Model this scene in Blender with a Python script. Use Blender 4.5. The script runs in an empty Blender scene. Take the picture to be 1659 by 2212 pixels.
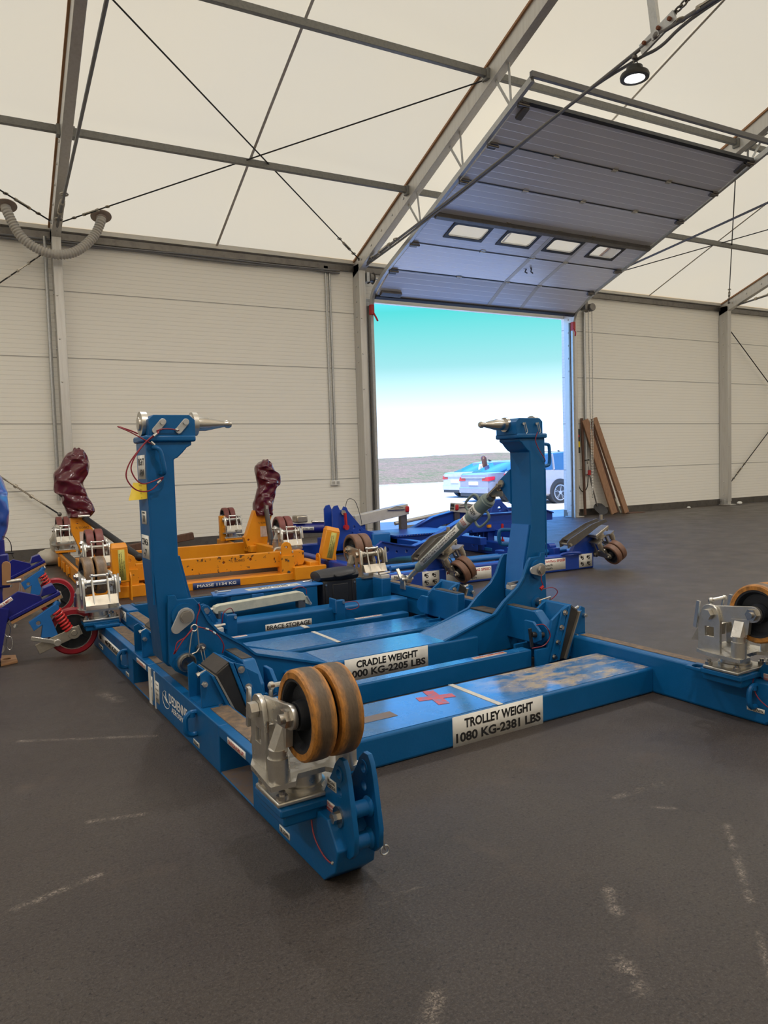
import bpy, bmesh, math, random
from mathutils import Vector, Matrix
random.seed(7)
SC = bpy.context.scene
COL = SC.collection
PI = math.pi
R = math.radians

# ------------------------------------------------------------------ camera
CAM_H = 1.35
YAW, PITCH, ROLL, FPX = R(-28.468), R(-3.522), R(-1.80), 1604.0
fw = Vector((-math.sin(YAW)*math.cos(PITCH), math.cos(YAW)*math.cos(PITCH), math.sin(PITCH)))
r0 = Vector((math.cos(YAW), math.sin(YAW), 0)); u0 = r0.cross(fw)
rt = r0*math.cos(ROLL) + u0*math.sin(ROLL); up = -r0*math.sin(ROLL) + u0*math.cos(ROLL)
cd = bpy.data.cameras.new('camera'); cam = bpy.data.objects.new('camera', cd); COL.objects.link(cam)
cam.matrix_world = Matrix(((rt.x, up.x, -fw.x, 0), (rt.y, up.y, -fw.y, 0), (rt.z, up.z, -fw.z, CAM_H), (0, 0, 0, 1)))
cd.sensor_fit = 'HORIZONTAL'; cd.sensor_width = 36.0; cd.lens = 36.0*FPX/1659.0; cd.clip_start = 0.05; cd.clip_end = 500
SC.camera = cam

# ------------------------------------------------------------------ sky, sun, exposure
w = bpy.data.worlds.new('sky'); SC.world = w; w.use_nodes = True
nt = w.node_tree; nt.nodes.clear()
tc = nt.nodes.new('ShaderNodeTexCoord'); sx = nt.nodes.new('ShaderNodeSeparateXYZ')
rp = nt.nodes.new('ShaderNodeValToRGB'); bg = nt.nodes.new('ShaderNodeBackground'); wo = nt.nodes.new('ShaderNodeOutputWorld')
nt.links.new(tc.outputs['Generated'], sx.inputs[0]); nt.links.new(sx.outputs['Z'], rp.inputs[0])
nt.links.new(rp.outputs[0], bg.inputs[0]); nt.links.new(bg.outputs[0], wo.inputs[0])
el = rp.color_ramp.elements
el[0].position = 0.0; el[0].color = (1.6, 2.5, 4.2, 1)
el[1].position = 0.055; el[1].color = (1.0, 1.5, 2.2, 1)
for p, c in ((0.085, (0.72, 0.95, 1.05)), (0.13, (0.32, 0.68, 0.72)), (0.20, (0.09, 0.62, 0.62)), (0.30, (0.10, 0.45, 1.30)), (0.7, (0.09, 0.30, 0.95)), (1.0, (0.08, 0.22, 0.70))):
    e = el.new(p); e.color = (*c, 1)
def wm(op, a, b_, clamp=False):
    n = nt.nodes.new('ShaderNodeMath'); n.operation = op; n.use_clamp = clamp
    for k, v in ((0, a), (1, b_)):
        if isinstance(v, (int, float)): n.inputs[k].default_value = v
        else: nt.links.new(v, n.inputs[k])
    return n.outputs[0]
# deep blue half of the sky, away from the sun
ky = wm('MULTIPLY', wm('SUBTRACT', sx.outputs['Y'], .10), 1.6, True); kz_ = wm('MULTIPLY', wm('SUBTRACT', sx.outputs['Z'], .20), 5.0, True)
nt.links.new(wm('ADD', wm('MULTIPLY', wm('MULTIPLY', ky, kz_), 2.6), .95), bg.inputs[1])
sd = bpy.data.lights.new('sun', 'SUN'); sd.energy = 5.6; sd.angle = R(1.5); sd.color = (1.0, 0.93, 0.80)
sun = bpy.data.objects.new('sun', sd); COL.objects.link(sun)
sun.rotation_euler = Vector((-0.40, -0.34, 0.85)).to_track_quat('Z', 'Y').to_euler()
SC.view_settings.view_transform = 'Standard'; SC.view_settings.look = 'None'
SC.view_settings.exposure = 0.40; SC.view_settings.gamma = 1.0; SC.view_settings.use_curve_mapping = False
SC.cycles.use_denoising = True
SC.cycles.max_bounces = 8; SC.cycles.diffuse_bounces = 5; SC.cycles.transmission_bounces = 6; SC.cycles.sample_clamp_indirect = 6

# ------------------------------------------------------------------ helpers: mesh builder
def frame(axis):
    a = Vector(axis).normalized(); h = Vector((0, 0, 1)) if abs(a.z) < .9 else Vector((1, 0, 0))
    x = h.cross(a).normalized(); return x, a.cross(x), a
def lift(p, plane, t):
    a, b = p
    return {'uz': (a, t, b), 'vz': (t, a, b), 'uv': (a, b, t)}[plane]
class MB:
    def __init__(s): s.bm = bmesh.new(); s.mi = 0; s.M = None
    def _done(s, vs, fs):
        for f in fs: f.material_index = s.mi; f.smooth = True
        if s.M is not None:
            for v in vs: v.co = s.M @ v.co
    def verts(s, pts): return [s.bm.verts.new(p) for p in pts]
    def box(s, x0, x1, y0, y1, z0, z1):
        return s.hexa([(x0,y0,z0),(x1,y0,z0),(x1,y1,z0),(x0,y1,z0),(x0,y0,z1),(x1,y0,z1),(x1,y1,z1),(x0,y1,z1)])
    def hexa(s, p):
        v = s.verts(p); fs = [s.bm.faces.new([v[i] for i in q]) for q in ((3,2,1,0),(4,5,6,7),(0,1,5,4),(1,2,6,5),(2,3,7,6),(3,0,4,7))]
        s._done(v, fs); return s
    def bar(s, p0, p1, w, h, upv=(0,0,1)):
        p0, p1 = Vector(p0), Vector(p1); d = (p1-p0).normalized(); x = d.cross(Vector(upv)).normalized(); z = x.cross(d)
        return s.hexa([p+x*(w/2*a)+z*(h/2*b) for p, a, b in ((p0,-1,-1),(p0,1,-1),(p1,1,-1),(p1,-1,-1),(p0,-1,1),(p0,1,1),(p1,1,1),(p1,-1,1))])
    def prism(s, pts, plane, t0, t1):
        a = s.verts([lift(p, plane, t0) for p in pts]); b = s.verts([lift(p, plane, t1) for p in pts]); n = len(pts)
        fs = [s.bm.faces.new(a[::-1]), s.bm.faces.new(b)] + [s.bm.faces.new((a[i], a[(i+1)%n], b[(i+1)%n], b[i])) for i in range(n)]
        s._done(a+b, fs); return s
    def rings(s, rs, cap=True, closed=False):
        vs = [s.verts(r) for r in rs]; n = len(rs[0]); fs = []
        m = len(vs) if closed else len(vs)-1
        for i in range(m):
            A, B = vs[i], vs[(i+1) % len(vs)]
            for j in range(n): fs.append(s.bm.faces.new((A[j], A[(j+1)%n], B[(j+1)%n], B[j])))
        if cap and not closed: fs.append(s.bm.faces.new(vs[0][::-1])); fs.append(s.bm.faces.new(vs[-1]))
        s._done([v for r in vs for v in r], fs); return s
    def lathe(s, prof, p0, axis, seg=20, cap=True):
        x, y, a = frame(axis); p0 = Vector(p0)
        return s.rings([[p0+a*h+(x*math.cos(2*PI*k/seg)+y*math.sin(2*PI*k/seg))*max(r,1e-4) for k in range(seg)] for r, h in prof], cap)
    def cyl(s, p0, p1, r0, r1=None, seg=18):
        p0, p1 = Vector(p0), Vector(p1); d = p1-p0
        return s.lathe([(r0, 0), (r0 if r1 is None else r1, d.length)], p0, d, seg)
    def ring(s, p0, p1, ro, ri, seg=28):
        p0, p1 = Vector(p0), Vector(p1); d = p1-p0; L = d.length; x, y, a = frame(d)
        c = [[p0+a*h+(x*math.cos(2*PI*k/seg)+y*math.sin(2*PI*k/seg))*r for k in range(seg)] for r, h in ((ri,0),(ro,0),(ro,L),(ri,L))]
        return s.rings(c, closed=True)
    def hexn(s, p0, p1, r): return s.cyl(p0, p1, r, seg=6)
    def tube(s, pts, r, seg=8, closed=False):
        P = [Vector(p) for p in pts]; n = len(P); rs = []; x = None
        for i in range(n):
            t = (P[(i+1)%n]-P[i-1]) if closed else (P[min(i+1,n-1)]-P[max(i-1,0)])
            t.normalize()
            if x is None: x = frame(t)[0]
            x = (x - t*x.dot(t)).normalized(); y = t.cross(x); rr = r[i] if isinstance(r, (list, tuple)) else r
            rs.append([P[i]+(x*math.cos(2*PI*k/seg)+y*math.sin(2*PI*k/seg))*rr for k in range(seg)])
        return s.rings(rs, closed=closed)
    def sph(s, c, r, seg=12, sc=(1,1,1)):
        c = Vector(c); pr = []
        for i in range(1, seg): pr.append([c+Vector((math.sin(PI*i/seg)*math.cos(2*PI*k/seg)*r*sc[0], math.sin(PI*i/seg)*math.sin(2*PI*k/seg)*r*sc[1], -math.cos(PI*i/seg)*r*sc[2])) for k in range(seg)])
        return s.rings(pr)
    def plate(s, outer, holes, plane, t0, t1, bev=0.0):
        """flat plate with real holes and eased edges (2D curve fill)"""
        cu = bpy.data.curves.new('tmp', 'CURVE'); cu.dimensions = '2D'; cu.fill_mode = 'BOTH'
        cu.extrude = max(abs(t1-t0)/2-bev, 1e-4); cu.bevel_depth = bev; cu.bevel_resolution = 1; cu.offset = -bev
        for loop in [outer]+list(holes):
            sp = cu.splines.new('POLY'); sp.points.add(len(loop)-1); sp.use_cyclic_u = True
            for q, p in zip(sp.points, loop): q.co = (p[0], p[1], 0, 1)
        ob = bpy.data.objects.new('tmp', cu); me = bpy.data.meshes.new_from_object(ob)
        s.add_mesh(me, lambda c: lift((c.x, c.y), plane, (t0+t1)/2 + (c.z if plane != 'uz' else -c.z)))
        bpy.data.objects.remove(ob); bpy.data.curves.remove(cu); bpy.data.meshes.remove(me); return s
    def add_mesh(s, me, fn):
        vs = [s.bm.verts.new(fn(v.co)) for v in me.vertices]; fs = []
        for p in me.polygons:
            try: fs.append(s.bm.faces.new([vs[i] for i in p.vertices]))
            except ValueError: pass
        s._done(vs, fs)
    def text(s, body, org, xd, yd, w, h, th=.0006, bold=.0, fill=True):
        """lettering fitted into a w x h cell centred on org"""
        cu = bpy.data.curves.new('tmp', 'FONT'); cu.body = body; cu.size = 1; cu.align_x = 'CENTER'; cu.align_y = 'CENTER'; cu.extrude = .0; cu.offset = bold; cu.resolution_u = 3
        ob = bpy.data.objects.new('tmp', cu); me = bpy.data.meshes.new_from_object(ob)
        xs = [v.co.x for v in me.vertices]; ys = [v.co.y for v in me.vertices]
        if xs:
            cx, cy, dx, dy = (min(xs)+max(xs))/2, (min(ys)+max(ys))/2, max(xs)-min(xs), max(ys)-min(ys)
            sx_, sy_ = w/dx, h/dy
            if not fill: sx_ = sy_ = min(sx_, sy_)
            o, X, Y = Vector(org), Vector(xd).normalized(), Vector(yd).normalized(); N = X.cross(Y)
            s.add_mesh(me, lambda c: o + X*((c.x-cx)*sx_) + Y*((c.y-cy)*sy_) + N*th)
        bpy.data.objects.remove(ob); bpy.data.curves.remove(cu); bpy.data.meshes.remove(me); return s
    def build(s, name, mats, parent=None, bevel=0.0, seg=2, matrix=None, sharp=38, **kw):
        me = bpy.data.meshes.new(name)
        off = OFF.get(parent.name if parent else None)
        if off is not None: bmesh.ops.translate(s.bm, verts=s.bm.verts, vec=-off)
        if kw.pop('fixn', True): bmesh.ops.recalc_face_normals(s.bm, faces=s.bm.faces)
        s.bm.to_mesh(me); s.bm.free()
        if sharp: me.set_sharp_from_angle(angle=R(sharp))
        for m in (mats if isinstance(mats, (list, tuple)) else [mats]): me.materials.append(MAT[m])
        ob = bpy.data.objects.new(name, me); COL.objects.link(ob)
        if parent: ob.parent = parent; OFF[ob.name] = off
        if matrix is not None: ob.matrix_local = matrix
        if bevel:
            b = ob.modifiers.new('edge', 'BEVEL'); b.width = bevel; b.segments = seg; b.limit_method = 'ANGLE'; b.angle_limit = R(40); b.harden_normals = False
        for k, v in kw.items(): ob[k] = v
        return ob
OFF = {}
def thing(name, off, label, cat, group=None, rotz=0.0, origin=None):
    """an Empty at the thing's base; children are given in the same frame, shifted by off"""
    o = bpy.data.objects.new(name, None); COL.objects.link(o); o.empty_display_size = .1
    o.rotation_euler.z = rotz; off = Vector(off)
    o.location = Matrix.Rotation(rotz, 3, 'Z') @ off
    OFF[o.name] = off; o['label'] = label; o['category'] = cat
    if group: o['group'] = group
    return o
def tag(o, label, cat, group=None):
    o['label'] = label; o['category'] = cat
    if group: o['group'] = group
    return o
def circ(cx, cy, r, n=16): return [(cx+r*math.cos(2*PI*k/n), cy+r*math.sin(2*PI*k/n)) for k in range(n)]
def arc(cx, cy, r, a0, a1, n=8): return [(cx+r*math.cos(R(a0+(a1-a0)*k/n)), cy+r*math.sin(R(a0+(a1-a0)*k/n))) for k in range(n+1)]
def lerp(a, b, t): return Vector(a)*(1-t)+Vector(b)*t
def catenary(a, b, sag, n=14): return [lerp(a, b, k/n)-Vector((0, 0, sag*4*(k/n)*(1-k/n))) for k in range(n+1)]
def spline(pts, n=6):
    P = [Vector(p) for p in pts]; P = [P[0]*2-P[1]]+P+[P[-1]*2-P[-2]]; out = []
    for i in range(1, len(P)-2):
        a, b, c, d = P[i-1:i+3]
        for k in range(n):
            t = k/n; out.append(.5*((2*b)+(c-a)*t+(2*a-5*b+4*c-d)*t*t+(3*b-a-3*c+d)*t**3))
    return out+[P[-2]]
def sticker(name, parent, c, xd, yd, w, h, lines, bg='sticker_white', fg='ink_black', th=.0022, bold=.02, label=None):
    """printed plate: c centre on the surface; lines = [(text, y fraction, height fraction, width fraction)]"""
    m = MB(); c, X, Y = Vector(c), Vector(xd).normalized(), Vector(yd).normalized(); N = X.cross(Y)
    m.hexa([c+X*(w/2*a)+Y*(h/2*b)+N*(th*k) for a, b, k in ((-1,-1,-.3),(1,-1,-.3),(1,1,-.3),(-1,1,-.3),(-1,-1,1),(1,-1,1),(1,1,1),(-1,1,1))])
    m.mi = 1
    for t, fy, fh, fwid in lines: m.text(t, c+Y*(h*fy)+N*th, X, Y, w*fwid, h*fh, th=.0009, bold=bold)
    o = m.build(name, [bg, fg], parent, fixn=False, sharp=0)
    if label: o['label'] = label
    return o

# ------------------------------------------------------------------ materials
MAT = {}
def nodes(name):
    m = bpy.data.materials.new(name); m.use_nodes = True; MAT[name] = m; t = m.node_tree
    return m, t, t.nodes['Principled BSDF'], t.nodes.new, t.links.new
def pm(name, c, rough=.5, metal=0.0, c2=None, amt=.5, scale=6.0, bump=0.0, bscale=60.0, lo=.45, hi=.75, coat=0.0, spec=.5, det=6, stretch=None, rvar=0.0):
    """painted / bare surface: base colour broken up with noise towards c2, fine bump"""
    m, t, b, N, L = nodes(name)
    b.inputs['Roughness'].default_value = rough; b.inputs['Metallic'].default_value = metal
    b.inputs['Specular IOR Level'].default_value = spec
    if coat: b.inputs['Coat Weight'].default_value = coat; b.inputs['Coat Roughness'].default_value = .15
    co = N('ShaderNodeTexCoord'); src = co.outputs['Object']
    if stretch:
        mp = N('ShaderNodeMapping'); mp.inputs['Scale'].default_value = stretch; L(src, mp.inputs[0]); src = mp.outputs[0]
    c2 = c2 or tuple(x*.8 for x in c)
    n = N('ShaderNodeTexNoise'); n.inputs['Scale'].default_value = scale; n.inputs['Detail'].default_value = det; n.inputs['Roughness'].default_value = .62
    L(src, n.inputs['Vector'])
    r = N('ShaderNodeMapRange'); r.inputs[1].default_value = lo; r.inputs[2].default_value = hi; r.inputs[4].default_value = amt; L(n.outputs[0], r.inputs[0])
    mx = N('ShaderNodeMix'); mx.data_type = 'RGBA'; mx.inputs[6].default_value = (*c, 1); mx.inputs[7].default_value = (*c2, 1)
    L(r.outputs[0], mx.inputs[0]); L(mx.outputs[2], b.inputs['Base Color'])
    if rvar:
        r2 = N('ShaderNodeMapRange'); r2.inputs[1].default_value = .3; r2.inputs[2].default_value = .7; r2.inputs[3].default_value = rough-rvar; r2.inputs[4].default_value = rough+rvar
        L(n.outputs[0], r2.inputs[0]); L(r2.outputs[0], b.inputs['Roughness'])
    if bump:
        n2 = N('ShaderNodeTexNoise'); n2.inputs['Scale'].default_value = bscale; n2.inputs['Detail'].default_value = 4; L(src, n2.inputs['Vector'])
        bp = N('ShaderNodeBump'); bp.inputs['Strength'].default_value = bump; bp.inputs['Distance'].default_value = .004; L(n2.outputs[0], bp.inputs['Height']); L(bp.outputs[0], b.inputs['Normal'])
    return m
BLUE = (.003, .095, .275)
pm('blue_paint', BLUE, .36, 0, (.005, .115, .34), .6, 5, .12, 90, rvar=.08, spec=.3)
pm('blue_paint_dull', (.006, .075, .30), .55, 0, (.02, .10, .32), .5, 7, .15, 120)
# load-bearing beam tops: scuffed blue, worn through to sand-coloured dust in patches
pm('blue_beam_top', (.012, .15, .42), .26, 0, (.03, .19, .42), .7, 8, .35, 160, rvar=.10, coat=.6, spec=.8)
pm('royal_paint', (.006, .045, .33), .35, 0, (.01, .06, .38), .6, 6, .1, 90)
pm('navy_paint', (.007, .010, .17), .32, 0, (.012, .018, .22), .6, 6, .1, 90)
pm('light_blue_paint', (.012, .13, .42), .36, 0, (.02, .16, .46), .6, 6, .1, 90)
pm('yellow_paint', (.74, .28, .006), .42, 0, (.62, .20, .006), .7, 5, .15, 90)
pm('yellow_chipped', (.72, .27, .006), .45, 0, (.10, .045, .015), 1.0, 14, .2, 90, lo=.60, hi=.63)
pm('zinc', (.60, .58, .54), .34, .9, (.42, .40, .36), .8, 12, .12, 110, rvar=.12)
pm('zinc_bright', (.62, .62, .61), .28, .95, (.6, .6, .58), .6, 14, .05, 110)
pm('zinc_bronze', (.46, .42, .35), .38, .85, (.33, .30, .26), .8, 12, .12, 110, rvar=.1)
pm('steel', (.55, .53, .50), .26, 1.0, (.40, .38, .36), .7, 20, .05, 140)
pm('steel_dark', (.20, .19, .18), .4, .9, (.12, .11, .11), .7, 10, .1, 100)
pm('galvanised_backlit', (.22, .22, .21), .5, .5, (.15, .15, .15), .8, 25, .05, 120)  # purlin metal: backlit shade from below is put into this darker grey
pm('galvanised', (.52, .53, .54), .42, .75, (.40, .41, .42), .8, 25, .05, 120)
pm('aluminium_mill', (.60, .59, .57), .45, .55, (.50, .48, .46), .8, 3, .03, 60, stretch=(8, 8, .6))
pm('grip_brown', (.20, .135, .085), .85, 0, (.07, .06, .055), 1.0, 30, .6, 220, lo=.35, hi=.7)
pm('grip_dark', (.045, .042, .042), .85, 0, (.10, .08, .06), .7, 25, .6, 220)
pm('rubber', (.012, .012, .013), .5, 0, (.03, .026, .022), .8, 9, .1, 90)
pm('rubber_dusty', (.05, .042, .036), .65, 0, (.02, .018, .018), .8, 9, .1, 90)
pm('plastic_black', (.014, .016, .022), .45, 0, (.02, .022, .028), .5, 9, .25, 200)
pm('plastic_grey', (.45, .44, .42), .5)
pm('plastic_white', (.80, .80, .78), .5)
pm('bag_white', (.62, .58, .50), .45, 0, (.5, .46, .4), .6, 14, .3, 30)
pm('sticker_white', (.74, .73, .69), .45, 0, (.60, .58, .54), .7, 12)
pm('sticker_dirty', (.62, .50, .44), .6, 0, (.40, .28, .22), .8, 18)
pm('sticker_navy', (.03, .06, .20), .4)
pm('sticker_yellow', (.80, .58, .02), .45, 0, (.70, .48, .02), .5, 9)
pm('sticker_olive', (.50, .45, .10), .5)
pm('ink_black', (.012, .012, .014), .5)
pm('ink_white', (.85, .85, .85), .5)
pm('ink_red', (.50, .03, .02), .5)
pm('ink_dim', (.16, .15, .13), .6)
pm('tape_red', (.52, .10, .12), .55, 0, (.20, .17, .34), .8, 30, lo=.5, hi=.6)
pm('tape_grey', (.55, .52, .46), .6, 0, (.35, .36, .38), .8, 20)
pm('stain_brown', (.16, .12, .10), .6, 0, (.10, .12, .18), .8, 30)
pm('wire_red', (.24, .012, .03), .4)
pm('red_paint', (.45, .015, .02), .4)
pm('spring_red', (.55, .025, .025), .35)
pm('poly_red', (.30, .008, .02), .4, 0, (.22, .01, .02), .6, 12)
pm('poly_brown', (.17, .085, .055), .55, 0, (.10, .06, .045), .8, 22, .1, 120)
pm('poly_maroon', (.20, .055, .05), .5, 0, (.13, .045, .04), .8, 18, .1, 120)
pm('vinyl_maroon', (.085, .006, .018), .20, 0, (.06, .005, .014), .6, 8, .12, 25, coat=.5)
pm('vinyl_blue', (.03, .09, .42), .24, 0, (.02, .06, .34), .6, 8, .2, 18, coat=.5)
pm('brace_green', (.17, .22, .21), .4, 0, (.20, .25, .24), .6, 8, .05, 90)
pm('channel_pale', (.52, .52, .42), .5, 0, (.34, .35, .29), .8, 14, .1, 90, lo=.4)
pm('alu_pale', (.55, .53, .48), .42, .3, (.45, .44, .40), .7, 10, .05, 90)
pm('cable_black', (.02, .02, .022), .5)
pm('cable_grey', (.16, .16, .17), .45)
pm('duct_grey', (.46, .44, .41), .5)
pm('duct_flange', (.34, .27, .23), .5)
pm('galv_strip', (.62, .60, .56), .5, .3)
pm('wood_plank', (.34, .19, .11), .75, 0, (.17, .085, .05), .9, 5, .3, 60, stretch=(14, 14, 1.2))
pm('wood_dark', (.12, .06, .04), .75, 0, (.07, .035, .025), .9, 5, .3, 60, stretch=(14, 14, 1.2))
pm('card_brown', (.30, .19, .14), .8)
pm('skin', (.60, .36, .26), .5); pm('hair_brown', (.09, .04, .028), .45, 0, (.14, .06, .04), .7, 40, stretch=(1, 1, .1)); pm('cloth_white', (.75, .74, .74), .8); pm('cloth_jeans', (.05, .08, .16), .85)
pm('car_silver', (.55, .58, .64), .25, .4, coat=.8); pm('car_grey', (.30, .33, .42), .22, .4, coat=.8); pm('car_suv', (.48, .46, .50), .24, .4, coat=.8)
pm('car_trim', (.03, .035, .045), .5); pm('tyre', (.02, .02, .02), .7); pm('rim', (.6, .62, .65), .3, .8)
pm('tail_red', (.50, .012, .03), .15, coat=1); pm('car_glass', (.015, .10, .26), .04, 0, spec=1.0)
pm('black_lamp', (.012, .012, .013), .4)
pm('rust', (.20, .07, .035), .8)

def wheel_tread(name, edge, mid):
    """tyre whose worn middle band is dirtier than its edges (bands follow the wheel's own width)"""
    m, t, b, N, L = nodes(name); co = N('ShaderNodeTexCoord'); s = N('ShaderNodeSeparateXYZ'); L(co.outputs['Generated'], s.inputs[0])
    n = N('ShaderNodeTexNoise'); n.inputs['Scale'].default_value = 5; n.inputs['Detail'].default_value = 6; L(co.outputs['Generated'], n.inputs['Vector'])
    a = N('ShaderNodeMath'); a.operation = 'MULTIPLY_ADD'; a.inputs[1].default_value = .30; L(n.outputs[0], a.inputs[0])
    su = N('ShaderNodeMath'); su.operation = 'SUBTRACT'; su.inputs[1].default_value = .15; L(s.outputs['X'], su.inputs[0]); L(su.outputs[0], a.inputs[2])
    rp = N('ShaderNodeValToRGB'); L(a.outputs[0], rp.inputs[0]); e = rp.color_ramp.elements
    e[0].position = .07; e[0].color = (*edge, 1); e[1].position = .93; e[1].color = (*edge, 1)
    for p, c in ((.32, mid), (.68, mid)): q = e.new(p); q.color = (*c, 1)
    n2 = N('ShaderNodeTexNoise'); n2.inputs['Scale'].default_value = 9; n2.inputs['Detail'].default_value = 8; n2.inputs['Roughness'].default_value = .75; L(co.outputs['Generated'], n2.inputs['Vector'])
    r2 = N('ShaderNodeMapRange'); r2.inputs[1].default_value = .42; r2.inputs[2].default_value = .68; r2.inputs[3].default_value = 0; r2.inputs[4].default_value = .75; L(n2.outputs[0], r2.inputs[0])
    mx = N('ShaderNodeMix'); mx.data_type = 'RGBA'; mx.inputs[7].default_value = (mid[0]*.45, mid[1]*.42, mid[2]*.4, 1); L(rp.outputs[0], mx.inputs[6]); L(r2.outputs[0], mx.inputs[0])
    L(mx.outputs[2], b.inputs['Base Color']); b.inputs['Roughness'].default_value = .5
wheel_tread('tread_amber', (.46, .19, .03), (.105, .072, .045))
wheel_tread('tread_tan', (.30, .17, .07), (.16, .11, .075))

def mat_floor():
    m, t, b, N, L = nodes('asphalt'); g = N('ShaderNodeNewGeometry'); P = g.outputs['Position']
    def noise(sc, det=6, rough=.6, vec=P):
        n = N('ShaderNodeTexNoise'); n.inputs['Scale'].default_value = sc; n.inputs['Detail'].default_value = det; n.inputs['Roughness'].default_value = rough; L(vec, n.inputs['Vector']); return n.outputs[0]
    def rng(s, a, b_, c=0., d=1.):
        r = N('ShaderNodeMapRange'); r.inputs[1].default_value = a; r.inputs[2].default_value = b_; r.inputs[3].default_value = c; r.inputs[4].default_value = d; L(s, r.inputs[0]); return r.outputs[0]
    def mix(f, a, b_):
        x = N('ShaderNodeMix'); x.data_type = 'RGBA'
        for s, k in ((a, 6), (b_, 7)):
            if isinstance(s, tuple): x.inputs[k].default_value = (*s, 1)
            else: L(s, x.inputs[k])
        L(f, x.inputs[0]); return x.outputs[2]
    def mul(a, b_):
        x = N('ShaderNodeMath'); x.operation = 'MULTIPLY'; L(a, x.inputs[0])
        if isinstance(b_, float): x.inputs[1].default_value = b_
        else: L(b_, x.inputs[1])
        return x.outputs[0]
    base = mix(rng(noise(.9, 5), .35, .65), (.038, .029, .027), (.056, .046, .039))
    base = mix(rng(noise(120, 5, .85), .48, .66), base, (.105, .09, .085))
    base = mix(rng(noise(75, 5, .8), .54, .64), base, (.010, .008, .009))
    base = mix(mul(rng(noise(2.2, 6), .60, .80), .5), base, (.12, .085, .065))      # dusty brown patches
    # scuffs: smeared pale streaks
    mp = N('ShaderNodeMapping'); mp.inputs['Rotation'].default_value = (0, 0, R(32)); mp.inputs['Scale'].default_value = (.55, 3.2, 1); L(P, mp.inputs[0])
    st = mul(rng(noise(1.5, 8, .75, mp.outputs[0]), .66, .76), rng(noise(70, 4, .8), .42, .62))
    base = mix(mul(st, .75), base, (.40, .34, .28))
    # individual chalky drag marks: distance to a segment, broken by grit
    segs = [((2.42, 2.11), (2.16, 2.12), .012), ((1.66, 1.66), (1.60, 1.57), .016), ((2.33, 1.74), (1.98, 1.40), .010), ((1.86, 1.29), (1.70, 1.14), .007), ((1.45, 1.41), (1.40, 1.30), .02),
            ((.60, 4.82), (.66, 4.62), .03), ((.10, 4.20), (.72, 3.88), .012), ((.30, 3.05), (.50, 3.0), .01), ((.02, 2.55), (.28, 2.62), .012), ((.75, 1.35), (.95, 1.55), .02), ((2.22, 1.98), (2.28, 1.93), .008)]
    grit = mul(rng(noise(110, 5, .9), .47, .57), rng(noise(14, 4, .8), .42, .58)); tot = None
    for a, c, wd in segs:
        ax, ay = a; dx, dy = c[0]-ax, c[1]-ay; l2 = dx*dx+dy*dy
        s = N('ShaderNodeVectorMath'); s.operation = 'SUBTRACT'; s.inputs[1].default_value = (ax, ay, 0); L(P, s.inputs[0])
        d = N('ShaderNodeVectorMath'); d.operation = 'DOT_PRODUCT'; d.inputs[1].default_value = (dx/l2, dy/l2, 0); L(s.outputs[0], d.inputs[0])
        cl = N('ShaderNodeClamp'); L(d.outputs['Value'], cl.inputs[0])
        sc = N('ShaderNodeVectorMath'); sc.operation = 'SCALE'; sc.inputs[0].default_value = (dx, dy, 0); L(cl.outputs[0], sc.inputs['Scale'])
        ds = N('ShaderNodeVectorMath'); ds.operation = 'DISTANCE'; L(s.outputs[0], ds.inputs[0]); L(sc.outputs[0], ds.inputs[1])
        v = rng(ds.outputs['Value'], 0, wd*1.9, 1., 0.)
        if tot is None: tot = v
        else:
            x = N('ShaderNodeMath'); x.operation = 'MAXIMUM'; L(tot, x.inputs[0]); L(v, x.inputs[1]); tot = x.outputs[0]
    base = mix(mul(mul(tot, grit), .8), base, (.46, .39, .33))
    L(base, b.inputs['Base Color']); b.inputs['Specular IOR Level'].default_value = .45
    L(rng(noise(3, 5), .3, .7, .32, .50), b.inputs['Roughness'])
    bp = N('ShaderNodeBump'); bp.inputs['Strength'].default_value = .8; bp.inputs['Distance'].default_value = .006; L(noise(110, 5, .8), bp.inputs['Height']); L(bp.outputs[0], b.inputs['Normal'])
mat_floor()

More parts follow.
